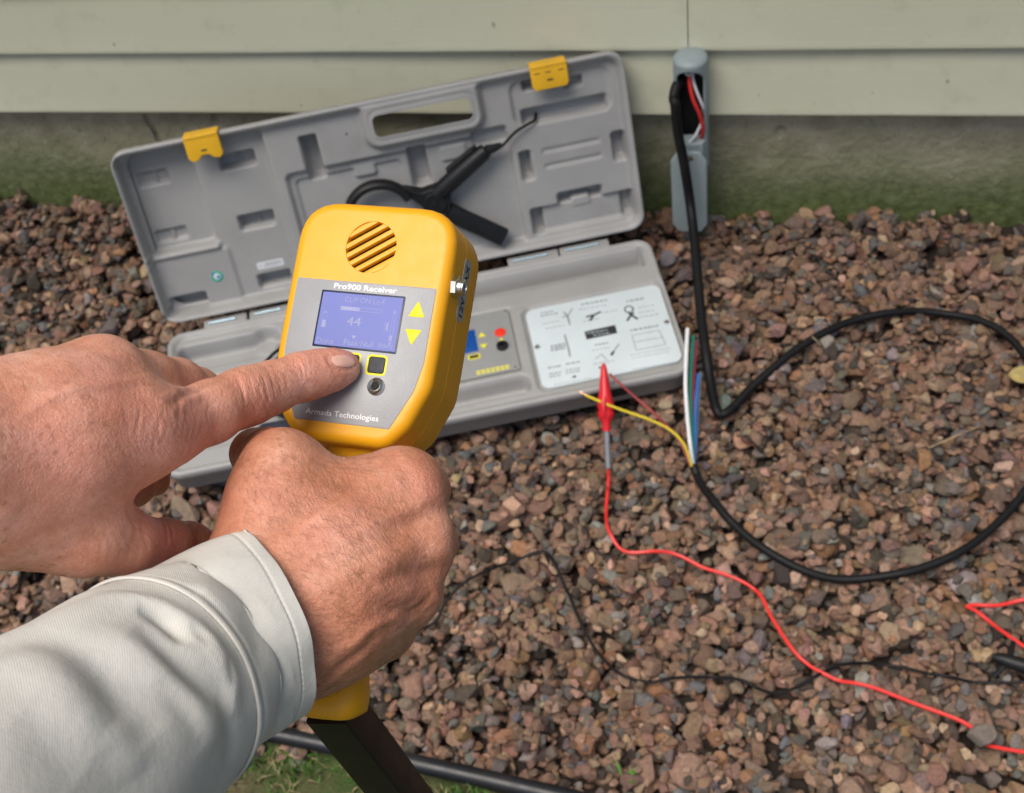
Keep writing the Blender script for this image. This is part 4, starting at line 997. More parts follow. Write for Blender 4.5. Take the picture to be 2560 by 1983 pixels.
def surface_nets(f, lo, hi, h):
    n = np.ceil((hi - lo) / h).astype(int) + 1
    xs, ys, zs_ = (lo[k] + h * np.arange(n[k]) for k in range(3))
    # coarse pass first, then only the blocks near the surface
    B = 5; nbk = (n + B - 1) // B
    cc_ = np.stack(np.meshgrid(*[lo[k] + h * (np.arange(nbk[k]) * B + (B - 1) / 2) for k in range(3)], indexing='ij'), -1)
    Dc = f(cc_.reshape(-1, 3)).reshape(nbk)
    D = np.repeat(np.repeat(np.repeat(Dc, B, 0), B, 1), B, 2)[:n[0], :n[1], :n[2]].astype(np.float32)
    nearb = np.argwhere(np.abs(Dc) < h * B * 1.35)
    off = np.stack(np.meshgrid(*[np.arange(B)] * 3, indexing='ij'), -1).reshape(-1, 3)
    I = (nearb[:, None, :] * B + off[None]).reshape(-1, 3); I = I[(I < n).all(1)]
    for i0 in range(0, len(I), 400000):
        J = I[i0:i0 + 400000]; D[J[:, 0], J[:, 1], J[:, 2]] = f(lo + J * h)
    S = D < 0
    c = [S[i:n[0] - 1 + i, j:n[1] - 1 + j, k:n[2] - 1 + k] for i in (0, 1) for j in (0, 1) for k in (0, 1)]
    cnt = sum(x.astype(np.int8) for x in c); act = (cnt > 0) & (cnt < 8)
    ids = np.full(act.shape, -1, np.int64); A = np.argwhere(act); ids[act] = np.arange(len(A))
    acc = np.zeros((len(A), 3)); num = np.zeros(len(A))
    cor = [(i, j, k) for i in (0, 1) for j in (0, 1) for k in (0, 1)]
    val = {q: D[A[:, 0] + q[0], A[:, 1] + q[1], A[:, 2] + q[2]] for q in cor}
    for q in cor:
        for ax_ in range(3):
            if q[ax_]: continue
            r = list(q); r[ax_] = 1; r = tuple(r); a, b = val[q], val[r]
            m = (a < 0) != (b < 0); t = np.where(m, a / np.where(a - b == 0, 1, a - b), 0)
            e = np.array(q, float)[None].repeat(len(A), 0); e[:, ax_] += t
            acc[m] += e[m]; num[m] += 1
    V = lo + (A + acc / num[:, None]) * h
    F = []
    for ax_ in range(3):
        o1, o2 = [k for k in range(3) if k != ax_]
        sl = [slice(None)] * 3; sl2 = [slice(None)] * 3; sl[ax_] = slice(0, -1); sl2[ax_] = slice(1, None)
        e = S[tuple(sl)] != S[tuple(sl2)]; E = np.argwhere(e)
        E = E[(E[:, o1] > 0) & (E[:, o2] > 0) & (E[:, o1] < n[o1] - 1) & (E[:, o2] < n[o2] - 1)]
        q = []
        for d1, d2 in ((1, 1), (0, 1), (0, 0), (1, 0)):
            r = E.copy(); r[:, o1] -= d1; r[:, o2] -= d2; q.append(ids[r[:, 0], r[:, 1], r[:, 2]])
        q = np.stack(q, 1); fl = S[E[:, 0], E[:, 1], E[:, 2]]
        if ax_ == 1: fl = ~fl
        q[~fl] = q[~fl][:, ::-1]; F.append(q)
    F = np.concatenate(F); F = F[(F >= 0).all(1)]
    return V, F
def polydist(V, poly):
    poly = np.asarray(poly); allb = np.full(len(V), 9.0); allp = np.zeros(len(V)); tot = len(poly) - 1
    sel = np.where(((V > poly.min(0) - .03) & (V < poly.max(0) + .03)).all(1))[0]; V = V[sel]; best = np.full(len(V), 9.0); par = np.zeros(len(V))
    for i, (a, b) in enumerate(zip(poly[:-1], poly[1:])):
        d = b - a; t = ((V - a) @ d / (d @ d + 1e-15)).clip(0, 1); q = np.linalg.norm(V - a - t[:, None] * d, axis=1)
        m = q < best; best[m] = q[m]; par[m] = ((i + t) / tot)[m]
    allb[sel] = best; allp[sel] = par
    return allb, allp
def skin(name, base, deep, pink, freckle):
    m = Mat(name)
    O = m.tc.outputs['Object']
    c = m.ramp(m.noise(42, 6, .68), [(.32, deep), (.5, base), (.66, pink)])
    c = m.mix(m.ramp(m.noise(85, 4, .6), [(.52, 0.0), (.70, .45)]), c, (base[0] * .98, base[1] * .70, base[2] * .66))
    c = m.mix(m.ramp(m.noise(150, 4, .65), [(.35, .35), (.62, 0.0)]), c, tuple(x * .78 for x in deep))
    v = m.n('ShaderNodeTexVoronoi'); v.inputs['Scale'].default_value = 210; m.l(O, v.inputs['Vector'])
    fr_ = m.math('MULTIPLY', m.ramp(v.outputs['Distance'], [(.12, 1.0), (.34, 0.0)]), m.ramp(m.noise(46, 3), [(.44, 0.0), (.58, .6)]))
    c = m.mix(fr_, c, freckle)
    at_ = m.attr('tone'); sp_ = m.n('ShaderNodeSeparateColor'); m.l(at_.outputs['Color'], sp_.inputs[0])
    c = m.mix(sp_.outputs[0], c, (.74, .29, .235))            # redness over joints and the thumb
    c = m.mix(sp_.outputs[1], c, (.30, .13, .075))           # darker creases, and shade painted on the left thumb tip
    vv2 = m.n('ShaderNodeTexVoronoi'); vv2.inputs['Scale'].default_value = 560; vv2.feature = 'DISTANCE_TO_EDGE'; m.l(O, vv2.inputs['Vector'])
    c = m.mix(m.math('MULTIPLY', m.ramp(vv2.outputs['Distance'], [(.0, 1.0), (.14, 0.0)]), .08), c, tuple(x * .6 for x in deep))
    c = m.mix(m.ramp(m.noise(520, 3, .7), [(.58, 0.0), (.76, .22)]), c, tuple(min(1, x * 1.08) for x in pink))
    # fine skin texture: crosswise wrinkles follow the flow coordinate, pores elsewhere
    fl_ = m.attr('flow'); mp = m.n('ShaderNodeMapping'); mp.inputs['Scale'].default_value = (1.0, .16, .16); m.l(fl_.outputs['Vector'], mp.inputs[0])
    wr = m.noise(900, 4, .6, mp.outputs[0], .25)
    v2 = m.n('ShaderNodeTexVoronoi'); v2.inputs['Scale'].default_value = 560; v2.inputs['Randomness'].default_value = 1.0; v2.feature = 'DISTANCE_TO_EDGE'; m.l(O, v2.inputs['Vector'])
    ln_ = m.ramp(v2.outputs['Distance'], [(.0, 0.0), (.16, 1.0)])
    nb_ = m.bump(ln_, .26, .00035)
    nb_ = m.bump(m.noise(330, 6, .68), .62, .0012, nb_)
    sb = m.n('ShaderNodeBump'); sb.inputs['Distance'].default_value = .0014; m.l(wr, sb.inputs['Height']); m.l(m.math('MULTIPLY', sp_.outputs[2], .85), sb.inputs['Strength']); m.l(nb_, sb.inputs['Normal'])
    ro = m.math('ADD', m.math('MULTIPLY', m.noise(240, 3), .22), .33)
    m.set(c, ro, sb.outputs[0], Subsurface_Weight=.16, Subsurface_Scale=.006, Specular_IOR_Level=.46)
    m.b.inputs['Subsurface Radius'].default_value = (1.0, .35, .2)
    return m.m
M_skinL = skin('skin_left', (.735, .350, .240), (.600, .235, .145), (.830, .475, .375), (.40, .15, .08))
M_skinR = skin('skin_right', (.590, .255, .155), (.465, .175, .095), (.700, .365, .255), (.37, .15, .08))
M_nail = plain('fingernail', (.72, .42, .34), .26, .06, 60, .1, 300, coat=.2)

person = thing('person', tuple(P(250, 1500, .55)), 'person in a pale grey sleeve holding the receiver and pressing a key', 'person')
def build_hand(name, hand, mat, h, creases, bumps, tones, flowdir, rough=()):
    lo, hi = hand.bounds(); V, F = surface_nets(hand, lo, hi, h)
    for _ in range(2): V = V - hand.grad(V) * hand(V)[:, None] * .9
    N = hand.grad(V)
    disp = np.zeros(len(V)); tone = np.zeros((len(V), 3))
    allp = [q for c_ in creases for q in c_[0]] + [q for c_ in bumps for q in c_[0]] + [(c_[1], c_[2]) for c_ in tones]
    SP = hand.surfs(allp); cur = 0
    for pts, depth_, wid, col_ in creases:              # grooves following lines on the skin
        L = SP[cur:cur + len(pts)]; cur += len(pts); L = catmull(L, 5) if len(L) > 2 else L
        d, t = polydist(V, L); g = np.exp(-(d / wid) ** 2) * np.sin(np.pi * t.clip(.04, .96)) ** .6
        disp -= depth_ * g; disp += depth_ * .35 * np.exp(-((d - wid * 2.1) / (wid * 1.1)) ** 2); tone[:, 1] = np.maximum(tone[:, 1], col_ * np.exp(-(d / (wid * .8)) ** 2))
    for pts, hgt, wid in bumps:                          # veins, tendons, knuckles, folds
        L = SP[cur:cur + len(pts)]; cur += len(pts)
        L = catmull(L, 5) if len(L) > 2 else L
        if len(L) == 1: d = np.linalg.norm(V - L[0], axis=1); disp += hgt * np.exp(-(d / wid) ** 2)
        else:
            d, t = polydist(V, L); disp += hgt * np.exp(-(d / wid) ** 2) * np.sin(np.pi * t.clip(.05, .95)) ** .5
    for ch, x, y, wid, amt in tones:
        d = np.linalg.norm(V - SP[cur], axis=1); cur += 1; tone[:, ch] = np.maximum(tone[:, ch], amt * np.exp(-(d / wid) ** 2))
    # small uneven swelling
    for sc, am in ((90, .00045), (210, .00016)):
        ph = rng.uniform(0, 6, 3); disp += am * np.sin(V[:, 0] * sc + ph[0] + 1.7 * np.sin(V[:, 1] * sc * .7)) * np.sin(V[:, 1] * sc * 1.1 + ph[1] + 1.3 * np.sin(V[:, 2] * sc * .6)) * np.sin(V[:, 2] * sc * .9 + ph[2])
    V2 = V + N * disp[:, None]
    o = fastmesh(name, toworld(V2), F, mat, person)
    a = o.data.attributes.new('tone', 'FLOAT_COLOR', 'POINT'); a.data.foreach_set('color', np.concatenate([tone.clip(0, 1), np.ones((len(V), 1))], 1).astype(np.float32).ravel())
    fx = nrm(camspace(flowdir[2], flowdir[3], .5) - camspace(flowdir[0], flowdir[1], .5)); fy = nrm(np.cross(fx, (0, 0, 1)))
    a = o.data.attributes.new('flow', 'FLOAT_VECTOR', 'POINT'); a.data.foreach_set('vector', np.stack([V @ fx, V @ fy, V[:, 2]], 1).astype(np.float32).ravel())
    return o, V2, N
# ---- left hand, index finger on the key (node positions on the hand chart)
zL = lambda x, y: (x * .42125, 820 + y * .42125)
nl = lambda x, y, d, r: (*zL(x, y), d, r)
left = Hand([
    # wrist, metacarpals, heel of the thumb
    (.018, .01, chain([nl(-900, 850, .432, 32), nl(-500, 820, .455, 30), nl(-120, 790, .475, 29)]) +
               chain([nl(-120, 705, .480, 26), nl(300, 525, .495, 22), nl(600, 322, .510, 17)]) + chain([nl(-120, 800, .472, 30), nl(380, 690, .488, 24), nl(800, 625, .505, 18.5)]) +
               chain([nl(-120, 705, .495, 25), nl(250, 540, .525, 21), nl(480, 392, .548, 16)]) + chain([nl(-120, 900, .480, 27), nl(150, 985, .492, 24), nl(390, 1095, .503, 18.5)])),
    # thumb
    (.006, .010, chain([nl(200, 1050, .492, 20), nl(520, 1225, .500, 15), nl(720, 1268, .515, 13), nl(980, 1285, .545, 10.2), nl(1130, 1268, .560, 7.6), nl(1235, 1258, .570, 4.6)])),
    # index
    (.005, .012, chain([nl(800, 620, .506, 17.5), nl(1010, 585, .520, 14.6), nl(1250, 500, .538, 12.6), nl(1420, 425, .552, 12.0), nl(1500, 395, .558, 12.0), nl(1620, 350, .567, 10.9), nl(1790, 290, .578, 10.3), nl(1900, 262, .584, 9.6), nl(1995, 243, .5885, 8.3), nl(2050, 236, .5905, 6.6)])),
    # middle: out over the knuckle and curled down behind the index
    (.005, .008, chain([nl(600, 305, .512, 17), nl(850, 335, .540, 13.5), nl(1040, 350, .565, 12), nl(1165, 390, .585, 11.5), nl(1130, 540, .610, 10), nl(1040, 650, .608, 9)])),
    # ring and little fingers curled under, one tip showing below the index
    (.005, .006, chain([nl(480, 390, .548, 15.5), nl(760, 460, .58, 12.5), nl(900, 560, .595, 11.5), nl(900, 760, .594, 9.5), nl(925, 912, .587, 6.6)])),
    (.005, .006, chain([nl(300, 540, .545, 15.5), nl(560, 650, .575, 11.5), nl(700, 760, .585, 10.5), nl(790, 930, .575, 9), nl(740, 1010, .562, 7)])),
])
zl = lambda *q: [zL(*p) for p in q]
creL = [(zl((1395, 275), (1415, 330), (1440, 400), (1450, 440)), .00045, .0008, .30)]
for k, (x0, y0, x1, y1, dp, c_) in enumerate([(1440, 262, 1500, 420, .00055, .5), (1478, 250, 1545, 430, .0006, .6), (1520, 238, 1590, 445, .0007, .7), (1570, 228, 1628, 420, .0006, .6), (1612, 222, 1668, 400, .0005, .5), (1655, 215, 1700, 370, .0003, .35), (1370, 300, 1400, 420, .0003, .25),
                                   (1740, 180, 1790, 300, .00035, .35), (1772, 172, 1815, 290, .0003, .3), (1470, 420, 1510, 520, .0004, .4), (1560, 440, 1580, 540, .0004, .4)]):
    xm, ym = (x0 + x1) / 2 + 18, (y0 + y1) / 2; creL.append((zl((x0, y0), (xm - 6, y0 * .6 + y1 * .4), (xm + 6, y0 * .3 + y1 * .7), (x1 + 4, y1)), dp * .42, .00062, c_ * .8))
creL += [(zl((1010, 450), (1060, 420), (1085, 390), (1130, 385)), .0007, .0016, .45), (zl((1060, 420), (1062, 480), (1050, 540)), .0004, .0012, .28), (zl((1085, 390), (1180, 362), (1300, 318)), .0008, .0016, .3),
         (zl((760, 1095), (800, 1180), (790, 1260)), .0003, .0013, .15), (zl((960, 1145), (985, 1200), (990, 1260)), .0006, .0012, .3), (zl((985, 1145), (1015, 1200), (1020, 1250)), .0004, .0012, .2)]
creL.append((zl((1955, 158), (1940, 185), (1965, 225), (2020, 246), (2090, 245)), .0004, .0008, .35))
rw = np.random.default_rng(11)
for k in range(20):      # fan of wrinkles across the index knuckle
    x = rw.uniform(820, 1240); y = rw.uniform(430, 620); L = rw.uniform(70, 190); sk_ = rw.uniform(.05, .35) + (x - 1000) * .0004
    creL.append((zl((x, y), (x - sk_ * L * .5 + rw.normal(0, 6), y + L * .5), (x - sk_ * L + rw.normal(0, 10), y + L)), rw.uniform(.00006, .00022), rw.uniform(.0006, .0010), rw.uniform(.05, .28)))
for k in range(8):       # wrinkles at the root of the thumb
    y = 800 + k * 22; creL.append((zl((640 - 20 * k, y - 10), (780 - 12 * k, y + 10), (930 - 16 * k, y + 34)), .00010, .0008, .14))
for k in range(7):
    x = 560 + 55 * k; creL.append((zl((x, 1200 + 8 * k), (x + 40, 1290), (x + 20, 1390)), .00012, .0010, .15))
bumL = [(zl((640, 195)), .0016, .010), (zl((0, 330), (250, 290), (560, 190)), .0010, .0042), (zl((0, 620), (400, 560), (760, 520)), .0008, .0045), (zl((1500, 330)), .0009, .0065), (zl((1800, 215)), .0006, .006), (zl((850, 620)), .0007, .010),
        (zl((150, 380), (420, 370), (700, 330), (900, 290)), .0006, .0022), (zl((100, 540), (300, 420), (560, 330)), .0006, .0020), (zl((980, 180), (1100, 215), (1230, 270)), .0006, .004)]
tonL = [(0, *zL(1130, 480), .018, .46), (0, *zL(870, 640), .016, .40), (0, *zL(1000, 1280), .018, .62), (0, *zL(1850, 200), .013, .36), (0, *zL(660, 290), .016, .34), (0, *zL(300, 700), .018, .28), (0, *zL(480, 900), .016, .30), (0, *zL(1560, 420), .012, .30), (0, *zL(1420, 345), .004, .45), (2, *zL(1530, 340), .018, .8), (2, *zL(1050, 560), .024, .55), (2, *zL(800, 800), .02, .5), (2, *zL(950, 1280), .018, .7), (2, *zL(1800, 230), .010, .5), (1, *zL(1180, 1240), .006, .45)]  # the last entry paints the sleeve's shade onto the thumb tip
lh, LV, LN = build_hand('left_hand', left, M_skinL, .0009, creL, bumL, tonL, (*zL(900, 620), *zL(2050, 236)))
# nail of the index finger
def nail(hand, quad, nu=14, nv=10, par=None, lift=.0007):
    q = np.array(quad, float); pts, ed_ = [], []
    for i in range(nu + 1):
        for j in range(nv + 1):
            u, v = 2 * i / nu - 1, 2 * j / nv - 1
            uu, vv_ = u * math.sqrt(1 - v * v * .5 * (1 if u > 0 else .75)), v * math.sqrt(1 - u * u * .42)
            a, b = (uu + 1) / 2, (vv_ + 1) / 2
            pts.append((1 - a) * (1 - b) * q[0] + a * (1 - b) * q[1] + a * b * q[2] + (1 - a) * b * q[3]); ed_.append(max(abs(u), abs(v)))
    V = hand.surfs(pts); V = V + hand.grad(V) * (lift * (1 - .7 * np.array(ed_) ** 4))[:, None]
    F = [(i * (nv + 1) + j, (i + 1) * (nv + 1) + j, (i + 1) * (nv + 1) + j + 1, i * (nv + 1) + j + 1) for i in range(nu) for j in range(nv)]
    return toworld(np.array(V)), F
obj('fingernail', *nail(left, [zL(1950, 168), zL(2085, 155), zL(2122, 232), zL(1990, 235)]), M_nail, lh, angle=None)

# ---- right hand closed round the grip
zR = lambda x, y: (540 + x * .5575, 1040 + y * .5575)
nr_ = lambda x, y, d, r: (*zR(x, y), d, r)
right = Hand([
    (.020, .01, chain([nr_(0, 1080, .520, 25), nr_(200, 930, .530, 26)]) +
               chain([nr_(240, 860, .530, 25), nr_(520, 560, .537, 21), nr_(835, 325, .548, 14)]) + chain([nr_(240, 900, .526, 26), nr_(560, 720, .528, 21), nr_(900, 570, .541, 14)]) +
               chain([nr_(240, 940, .528, 25), nr_(545, 860, .532, 20), nr_(850, 790, .546, 13)]) + chain([nr_(240, 990, .534, 25), nr_(480, 950, .543, 18), nr_(740, 945, .557, 12)]) +
               chain([nr_(220, 820, .532, 24), nr_(272, 560, .538, 18), nr_(292, 330, .540, 16)]) + chain([nr_(300, 400, .538, 17), nr_(560, 420, .551, 12), nr_(810, 330, .550, 13.5)])),
    # thumb laid along the left of the grip
    (.006, .012, chain([nr_(290, 320, .540, 16.5), nr_(295, 215, .543, 13.6), nr_(235, 180, .560, 11.5), nr_(178, 170, .578, 10.4), nr_(192, 240, .600, 9.4), nr_(262, 330, .612, 8)])),
    # four fingers going round under the grip
    (.005, .008, chain([nr_(865, 322, .549, 13.6), nr_(930, 330, .575, 11.2), nr_(905, 330, .602, 10.5), nr_(700, 300, .622, 10), nr_(480, 300, .625, 8.5)])),
    (.005, .006, chain([nr_(920, 572, .542, 13.6), nr_(965, 566, .570, 11.2), nr_(925, 555, .600, 10.5), nr_(700, 520, .617, 10), nr_(460, 500, .618, 8.5)])),
    (.005, .006, chain([nr_(862, 795, .547, 12.8), nr_(900, 785, .572, 10.6), nr_(850, 765, .598, 10), nr_(660, 740, .610, 9.5), nr_(450, 720, .610, 8)])),
    (.005, .006, chain([nr_(748, 948, .557, 11.8), nr_(780, 942, .578, 9.8), nr_(730, 925, .598, 9), nr_(600, 920, .603, 8.2), nr_(430, 900, .602, 7)])),
])
zr = lambda *q: [zR(*p) for p in q]
bumR = [(zr((940, 285)), .0016, .009), (zr((1010, 560)), .0014, .008), (zr((965, 830)), .0012, .007), (zr((300, 600), (520, 470), (800, 340)), .0006, .006), (zr((420, 800), (650, 700), (920, 580)), .0007, .005), (zr((500, 1090), (620, 1010), (720, 930), (860, 880), (930, 800)), .0009, .0024), (zr((640, 640), (800, 700), (900, 760)), .0007, .0026),
        (zr((600, 560), (700, 480), (860, 430), (930, 380)), .0006, .0024), (zr((960, 960), (1000, 820), (990, 700)), .0008, .0028), (zr((330, 120)), .0010, .008)]
creR = [(zr((1000, 440), (940, 455), (860, 490), (780, 520)), .0013, .0036, .07), (zr((1010, 690), (950, 700), (870, 705), (790, 715)), .0013, .0036, .07), (zr((930, 880), (880, 880), (800, 865), (720, 850)), .0012, .0034, .07),
        (zr((500, 1180), (560, 1120), (640, 1060), (700, 1000)), .0008, .0022, .2), (zr((840, 880), (900, 862), (940, 800)), .0007, .0022, .2), (zr((180, 560), (330, 470), (480, 380), (620, 290)), .0005, .0028, .06), (zr((780, 180), (840, 240), (870, 310)), .0004, .0022, .08),
        (zr((420, 90), (480, 140), (560, 170)), .0006, .0026, .1)]
for k in range(12):
    x = 330 + 46 * k; y = 250 + 55 * k
    creR.append((zr((x - 60 + 10 * (k % 3), y + 120), (x + 30, y + 60), (x + 130, y + 10)), .00018, .0011, .08))
for k in range(9):
    creR.append((zr((150 + 26 * k, 260 + 20 * k), (230 + 30 * k, 230 + 26 * k), (330 + 34 * k, 215 + 34 * k)), .0002, .0010, .08))
tonR = [(0, *zR(500, 520), .010, .30), (0, *zR(600, 480), .012, .22), (0, *zR(930, 300), .012, .18), (2, *zR(600, 600), .06, .55), (0, *zR(830, 800), .014, .15), (0, *zR(220, 380), .012, .15)]
rh, RV, RN = build_hand('right_hand', right, M_skinR, .0009, creR, bumR, tonR, (*zR(250, 900), *zR(900, 500)))
# fine hair on the back of the hand and the wrist
M_hair = plain('arm_hair', (.20, .115, .06), .45, .3, 200)
def hairs(hand_o, V, N, n, accept, lenr, dirf, thick, par):
    rr_ = np.random.default_rng(5); vs_, fs_ = [], []
    px = 1280 + FPX * V[:, 0] / V[:, 2]; py = 991.5 - FPX * V[:, 1] / V[:, 2]
    okk = np.where(accept(px, py) & ((N * -V).sum(1) > .05 * np.linalg.norm(V, axis=1)))[0]
    for i in rr_.choice(okk, n):
        nn = N[i]; d = dirf(px[i], py[i], rr_); d = d - nn * (d @ nn); d = nrm(d); L = rr_.uniform(*lenr); sd_ = nrm(np.cross(nn, d)); cu = rr_.normal(0, .35)
        p = [V[i] - nn * .0002 + d * L * t + nn * L * (.42 * t - .36 * t * t) + sd_ * L * cu * t * t for t in (0, .25, .5, .75, 1)]
        b = len(vs_)
        for k, q in enumerate(p):
            w_ = thick * (1 - .75 * k / 4)
            for a in range(3): vs_.append(q + w_ * (math.cos(2.094 * a) * sd_ + math.sin(2.094 * a) * nn))
        for k in range(4):
            for a in range(3): fs_.append((b + k * 3 + a, b + k * 3 + (a + 1) % 3, b + k * 3 + 3 + (a + 1) % 3, b + k * 3 + 3 + a))
    o = fastmesh('arm_hair', toworld(np.array(vs_)), np.array(fs_), M_hair, par); tag(o, kind='stuff'); return o
def dR(x, y, r):
    a = math.radians(60 - 55 * (y - 1100) / 500) + r.normal(0, .35); return np.array([math.cos(a), -math.sin(a), 0])
hairs(rh, RV, RN, 2300, lambda x, y: (x > 600) & (x < 1010) & (y > 1130) & ((x < 870) | (np.sin(x * .05) * np.sin(y * .04) > -.2)), (.004, .010), dR, .00004, rh)
def dL(x, y, r): a = math.radians(-35) + r.normal(0, .4); return np.array([math.cos(a), -math.sin(a), 0])
hairs(lh, LV, LN, 260, lambda x, y: (x < 400) & (y > 1100), (.003, .007), dL, .00003, lh)

# ---- sleeve
_m = Mat('grey_cotton_twill')
_uv = _m.attr('cloth').outputs['Vector']
_wv = _m.n('ShaderNodeTexWave'); _wv.wave_type = 'BANDS'; _wv.bands_direction = 'DIAGONAL'; _wv.inputs['Scale'].default_value = 560; _wv.inputs['Distortion'].default_value = 1.2; _wv.inputs['Detail'].default_value = 2; _m.l(_uv, _wv.inputs['Vector'])
_c = _m.ramp(_m.noise(26, 6, .62), [(.3, (.56, .55, .51)), (.55, (.635, .62, .575)), (.75, (.69, .67, .605))])
_c = _m.mix(_m.ramp(_m.noise(9, 4, .6), [(.5, 0.0), (.72, .5)]), _c, (.56, .545, .46))
_sp = _m.attr('fold_shade'); _c = _m.mix(_m.math('MULTIPLY', _sp.outputs['Fac'], .5), _c, (.33, .33, .31))  # shade in fold valleys and stitch groove, put into the cloth colour
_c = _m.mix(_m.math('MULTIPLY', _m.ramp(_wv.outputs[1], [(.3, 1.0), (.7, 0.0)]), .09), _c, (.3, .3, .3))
_n1 = _m.bump(_wv.outputs[1], .22, .0003); _n2 = _m.bump(_m.noise(120, 5, .6), .30, .0016, _n1)
M_cloth = _m.set(_c, .95, _n2, Specular_IOR_Level=.06)
zS = lambda x, y: (x * .40364, 1300 + y * .40364)
axp = [(*zS(1662, 640), .521), (*zS(1490, 712), .514), (*zS(1240, 862), .503), (*zS(860, 1130), .470), (*zS(250, 1600), .425), (*zS(-900, 2450), .360)]
rads = [.0375, .0384, .0396, .0445, .0490, .0540]
def sleeve(name, a0, a1, grow, folds, par, nu, nv=260, groove=None, close=True):
    AX = catmull([camspace(*q) for q in axp], 24); ta = np.linspace(0, len(axp) - 1, len(AX))
    tt = np.linspace(a0, a1, nu); C_ = np.stack([np.interp(tt, ta, AX[:, k]) for k in range(3)], 1); R_ = np.interp(tt, np.arange(len(axp)), rads) + grow
    T = np.gradient(np.stack([np.interp(np.linspace(a0 - .05, a1, nu), ta, AX[:, k]) for k in range(3)], 1), axis=0); T /= np.linalg.norm(T, axis=1)[:, None]
    seglen = np.concatenate([[0], np.cumsum(np.linalg.norm(np.diff(C_, axis=0), axis=1))])
    V = np.zeros((nu, nv, 3)); N = np.zeros_like(V); cl_uv = np.zeros_like(V)
    for i in range(nu):
        s_ = nrm(np.cross(T[i], (0, 0, -1))); u_ = nrm(np.cross(s_, T[i]))
        th = np.linspace(0, 2 * math.pi, nv, endpoint=False)
        N[i] = np.cos(th)[:, None] * s_ + np.sin(th)[:, None] * u_
        V[i] = C_[i] + N[i] * R_[i]; cl_uv[i, :, 0] = seglen[i]; cl_uv[i, :, 1] = th * .045
    V = V.reshape(-1, 3); N = N.reshape(-1, 3); disp = np.zeros(len(V)); tone = np.zeros(len(V))
    ss = np.repeat(seglen, nv)
    for pts, hgt, wid, tn in folds:
        L = []
        for q in pts:      # drop each fold line onto the cloth
            v = np.array([(q[0] - 1280) / FPX, -(q[1] - 991.5) / FPX, 1.0]); v2 = v / np.linalg.norm(v)
            al = V @ v2; pd = np.linalg.norm(V - al[:, None] * v2, axis=1); near = pd < .0016
            L.append(V[near][np.argmin(al[near])] if near.any() else V[np.argmin(pd)])
        L = catmull(np.array(L), 6); d, t = polydist(V, L); g = np.exp(-(d / wid) ** 2) * np.sin(np.pi * t.clip(.0, 1)) ** 1.1
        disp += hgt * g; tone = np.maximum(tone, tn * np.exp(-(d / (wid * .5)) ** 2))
    th = np.tile(np.linspace(0, 2 * math.pi, nv, endpoint=False), nu)
    disp += .0008 * np.sin(th * 5 + ss * 60) + .0005 * np.sin(th * 9 - ss * 110 + 1)
    if a0 > 1: disp = disp * np.clip((ss - .003) / .012, 0, 1)
    else: disp = disp * np.clip((ss.max() - ss) / .008, 0, 1) + .0006 * np.exp(-((ss.max() - .0015 - ss) / .0012) ** 2) - .0004 * np.exp(-((ss.max() - .0045 - ss) / .0008) ** 2)
    if groove:
        for s0, dp, wd_ in groove:
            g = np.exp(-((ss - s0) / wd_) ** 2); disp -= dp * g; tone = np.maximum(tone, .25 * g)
            disp += dp * .5 * np.exp(-((ss - s0) / (wd_ * 3)) ** 2) * np.sin(th * 90)
    V = V + N * disp[:, None]
    i_, j_ = np.meshgrid(np.arange(nu - 1), np.arange(nv), indexing='ij'); j2 = (j_ + 1) % nv
    F = np.stack([i_ * nv + j_, i_ * nv + j2, (i_ + 1) * nv + j2, (i_ + 1) * nv + j_], -1).reshape(-1, 4)
    o = fastmesh(name, toworld(V), F, M_cloth, par)
    a = o.data.attributes.new('cloth', 'FLOAT_VECTOR', 'POINT'); a.data.foreach_set('vector', cl_uv.reshape(-1, 3).astype(np.float32).ravel())
    a = o.data.attributes.new('fold_shade', 'FLOAT', 'POINT'); a.data.foreach_set('value', tone.astype(np.float32))
    md_ = o.modifiers.new('thickness', 'SOLIDIFY'); md_.thickness = .0011; md_.offset = -1
    return o
zs4 = lambda *q: [zS(*p) for p in q]
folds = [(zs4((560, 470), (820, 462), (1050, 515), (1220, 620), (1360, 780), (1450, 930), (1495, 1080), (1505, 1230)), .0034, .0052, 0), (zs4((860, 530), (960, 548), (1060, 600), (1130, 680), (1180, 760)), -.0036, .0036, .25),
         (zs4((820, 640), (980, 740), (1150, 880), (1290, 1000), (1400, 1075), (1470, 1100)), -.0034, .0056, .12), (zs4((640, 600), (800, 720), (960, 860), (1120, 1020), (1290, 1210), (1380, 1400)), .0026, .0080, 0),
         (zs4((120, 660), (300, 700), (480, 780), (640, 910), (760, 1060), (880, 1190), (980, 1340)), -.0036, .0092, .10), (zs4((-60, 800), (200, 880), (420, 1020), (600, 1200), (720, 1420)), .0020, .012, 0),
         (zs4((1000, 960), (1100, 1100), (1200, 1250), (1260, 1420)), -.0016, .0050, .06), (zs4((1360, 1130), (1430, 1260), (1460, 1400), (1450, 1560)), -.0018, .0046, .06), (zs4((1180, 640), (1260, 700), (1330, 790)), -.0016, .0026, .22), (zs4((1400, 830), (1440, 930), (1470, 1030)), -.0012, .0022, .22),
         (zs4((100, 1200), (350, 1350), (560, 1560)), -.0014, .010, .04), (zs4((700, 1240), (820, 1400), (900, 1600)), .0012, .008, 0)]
sl = sleeve('shirt_sleeve', 2.74, 4.9, .0006, folds, person, 220)
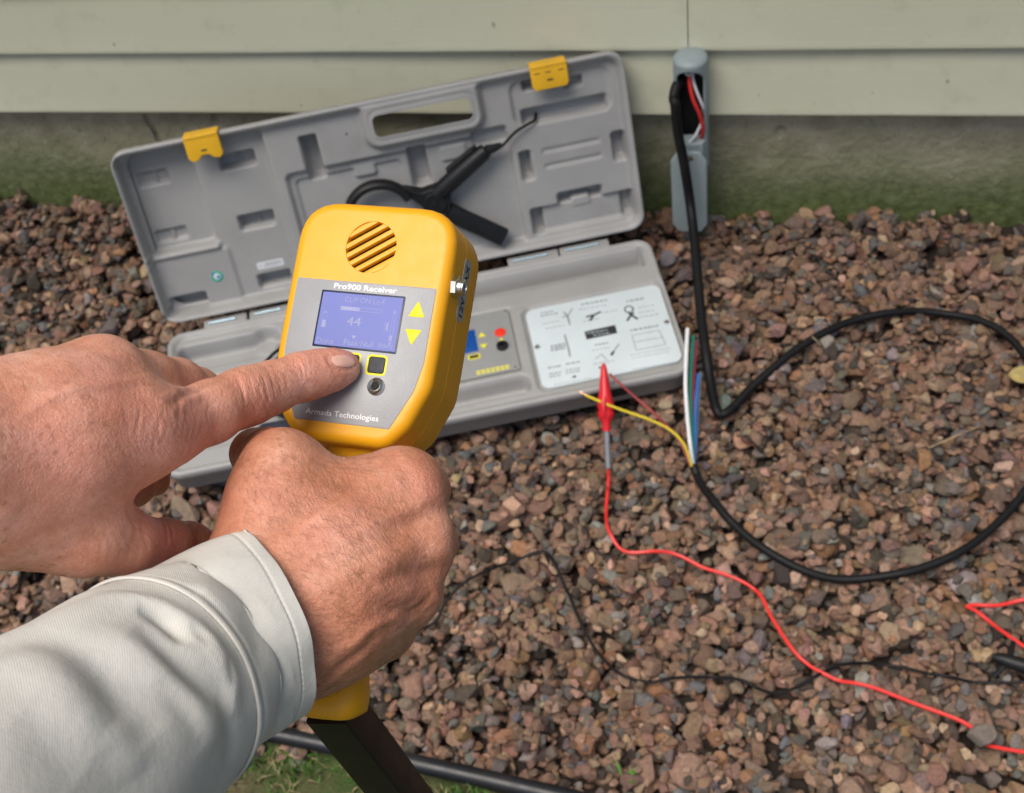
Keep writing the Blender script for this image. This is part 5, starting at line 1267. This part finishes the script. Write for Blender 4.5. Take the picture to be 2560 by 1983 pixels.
sleeve('cuff', 0.0, 2.78, .0016, [(zs4((1560, 900), (1590, 1000), (1600, 1120), (1590, 1240), (1560, 1360)), -.0010, .0040, .12), (zs4((1240, 360), (1380, 480), (1500, 640), (1600, 820)), .0010, .010, 0), (zs4((1000, 420), (1150, 440), (1290, 500)), -.0009, .006, .06), (zs4((1560, 560), (1610, 760), (1610, 960)), -.0006, .006, .04)], sl, 150, groove=((.0062, .0004, .0006),))

# ================================================================== small things on the stones
def leaf(name, c, along, across, L, Wd, mat, label, cat, curl=.15):
    V, F = [], []; n = 12; al, ac = nrm(along), nrm(across); up_ = nrm(np.cross(al, ac))
    for i in range(n + 1):
        t = i / n; w_ = Wd * math.sin(math.pi * t ** .8) * (1 - .25 * t)
        for k in range(-3, 4): V.append(c + al * L * (t - .5) + ac * w_ * k / 3 + up_ * (curl * Wd * (k / 3) ** 2 + .1 * L * math.sin(3 * t) + (.0006 if k == 0 else 0)))
    F = [(i * 7 + k, i * 7 + k + 1, i * 7 + 8 + k, i * 7 + 7 + k) for i in range(n) for k in range(6)]
    o = obj(name, V, F, mat, None, angle=None); m_ = o.modifiers.new('thickness', 'SOLIDIFY'); m_.thickness = .0004
    return tag(o, label, cat)
leaf('fallen_leaf', G(2568, 945, .024), (1, -.25, .1), (.2, 1, .12), .05, .016, M_leafy, 'small yellow fallen leaf on the gravel at the right edge', 'leaf')
tag(obj('straw_twig', *tube([G(2030, 842, .031), G(2042, 852, .034), G(2052, 866, .026)], [.0008, .0012, .0006], 6), M_twig), 'short straw lying across the black cable loop', 'twig')
tag(obj('dry_stem', *tube([G(2320, 1120, .016), G(2380, 1095, .021), G(2450, 1065, .017)], [.001, .0013, .0007], 6), M_twig), 'thin dry stem lying on gravel inside the cable loop', 'twig')
sp = thing('weed_sprout', tuple(G(1560, 1945, .0)), 'tiny green weed sprouting between stones near the edging', 'weed')
for k in range(6):
    a = rng.uniform(0, 6.28); b0 = G(1555 + 8 * (k % 3), 1945, .004); d_ = np.array([math.cos(a), math.sin(a), 0]); sd_ = np.array([-d_[1], d_[0], 0])
    V = [b0 - sd_ * .0008, b0 + sd_ * .0008, b0 + d_ * .008 + sd_ * .002 + (0, 0, .013), b0 + d_ * .008 - sd_ * .002 + (0, 0, .013), b0 + d_ * .016 + (0, 0, .018)]
    obj('blade', V, [(0, 1, 2, 3), (3, 2, 4)], M_green, sp)
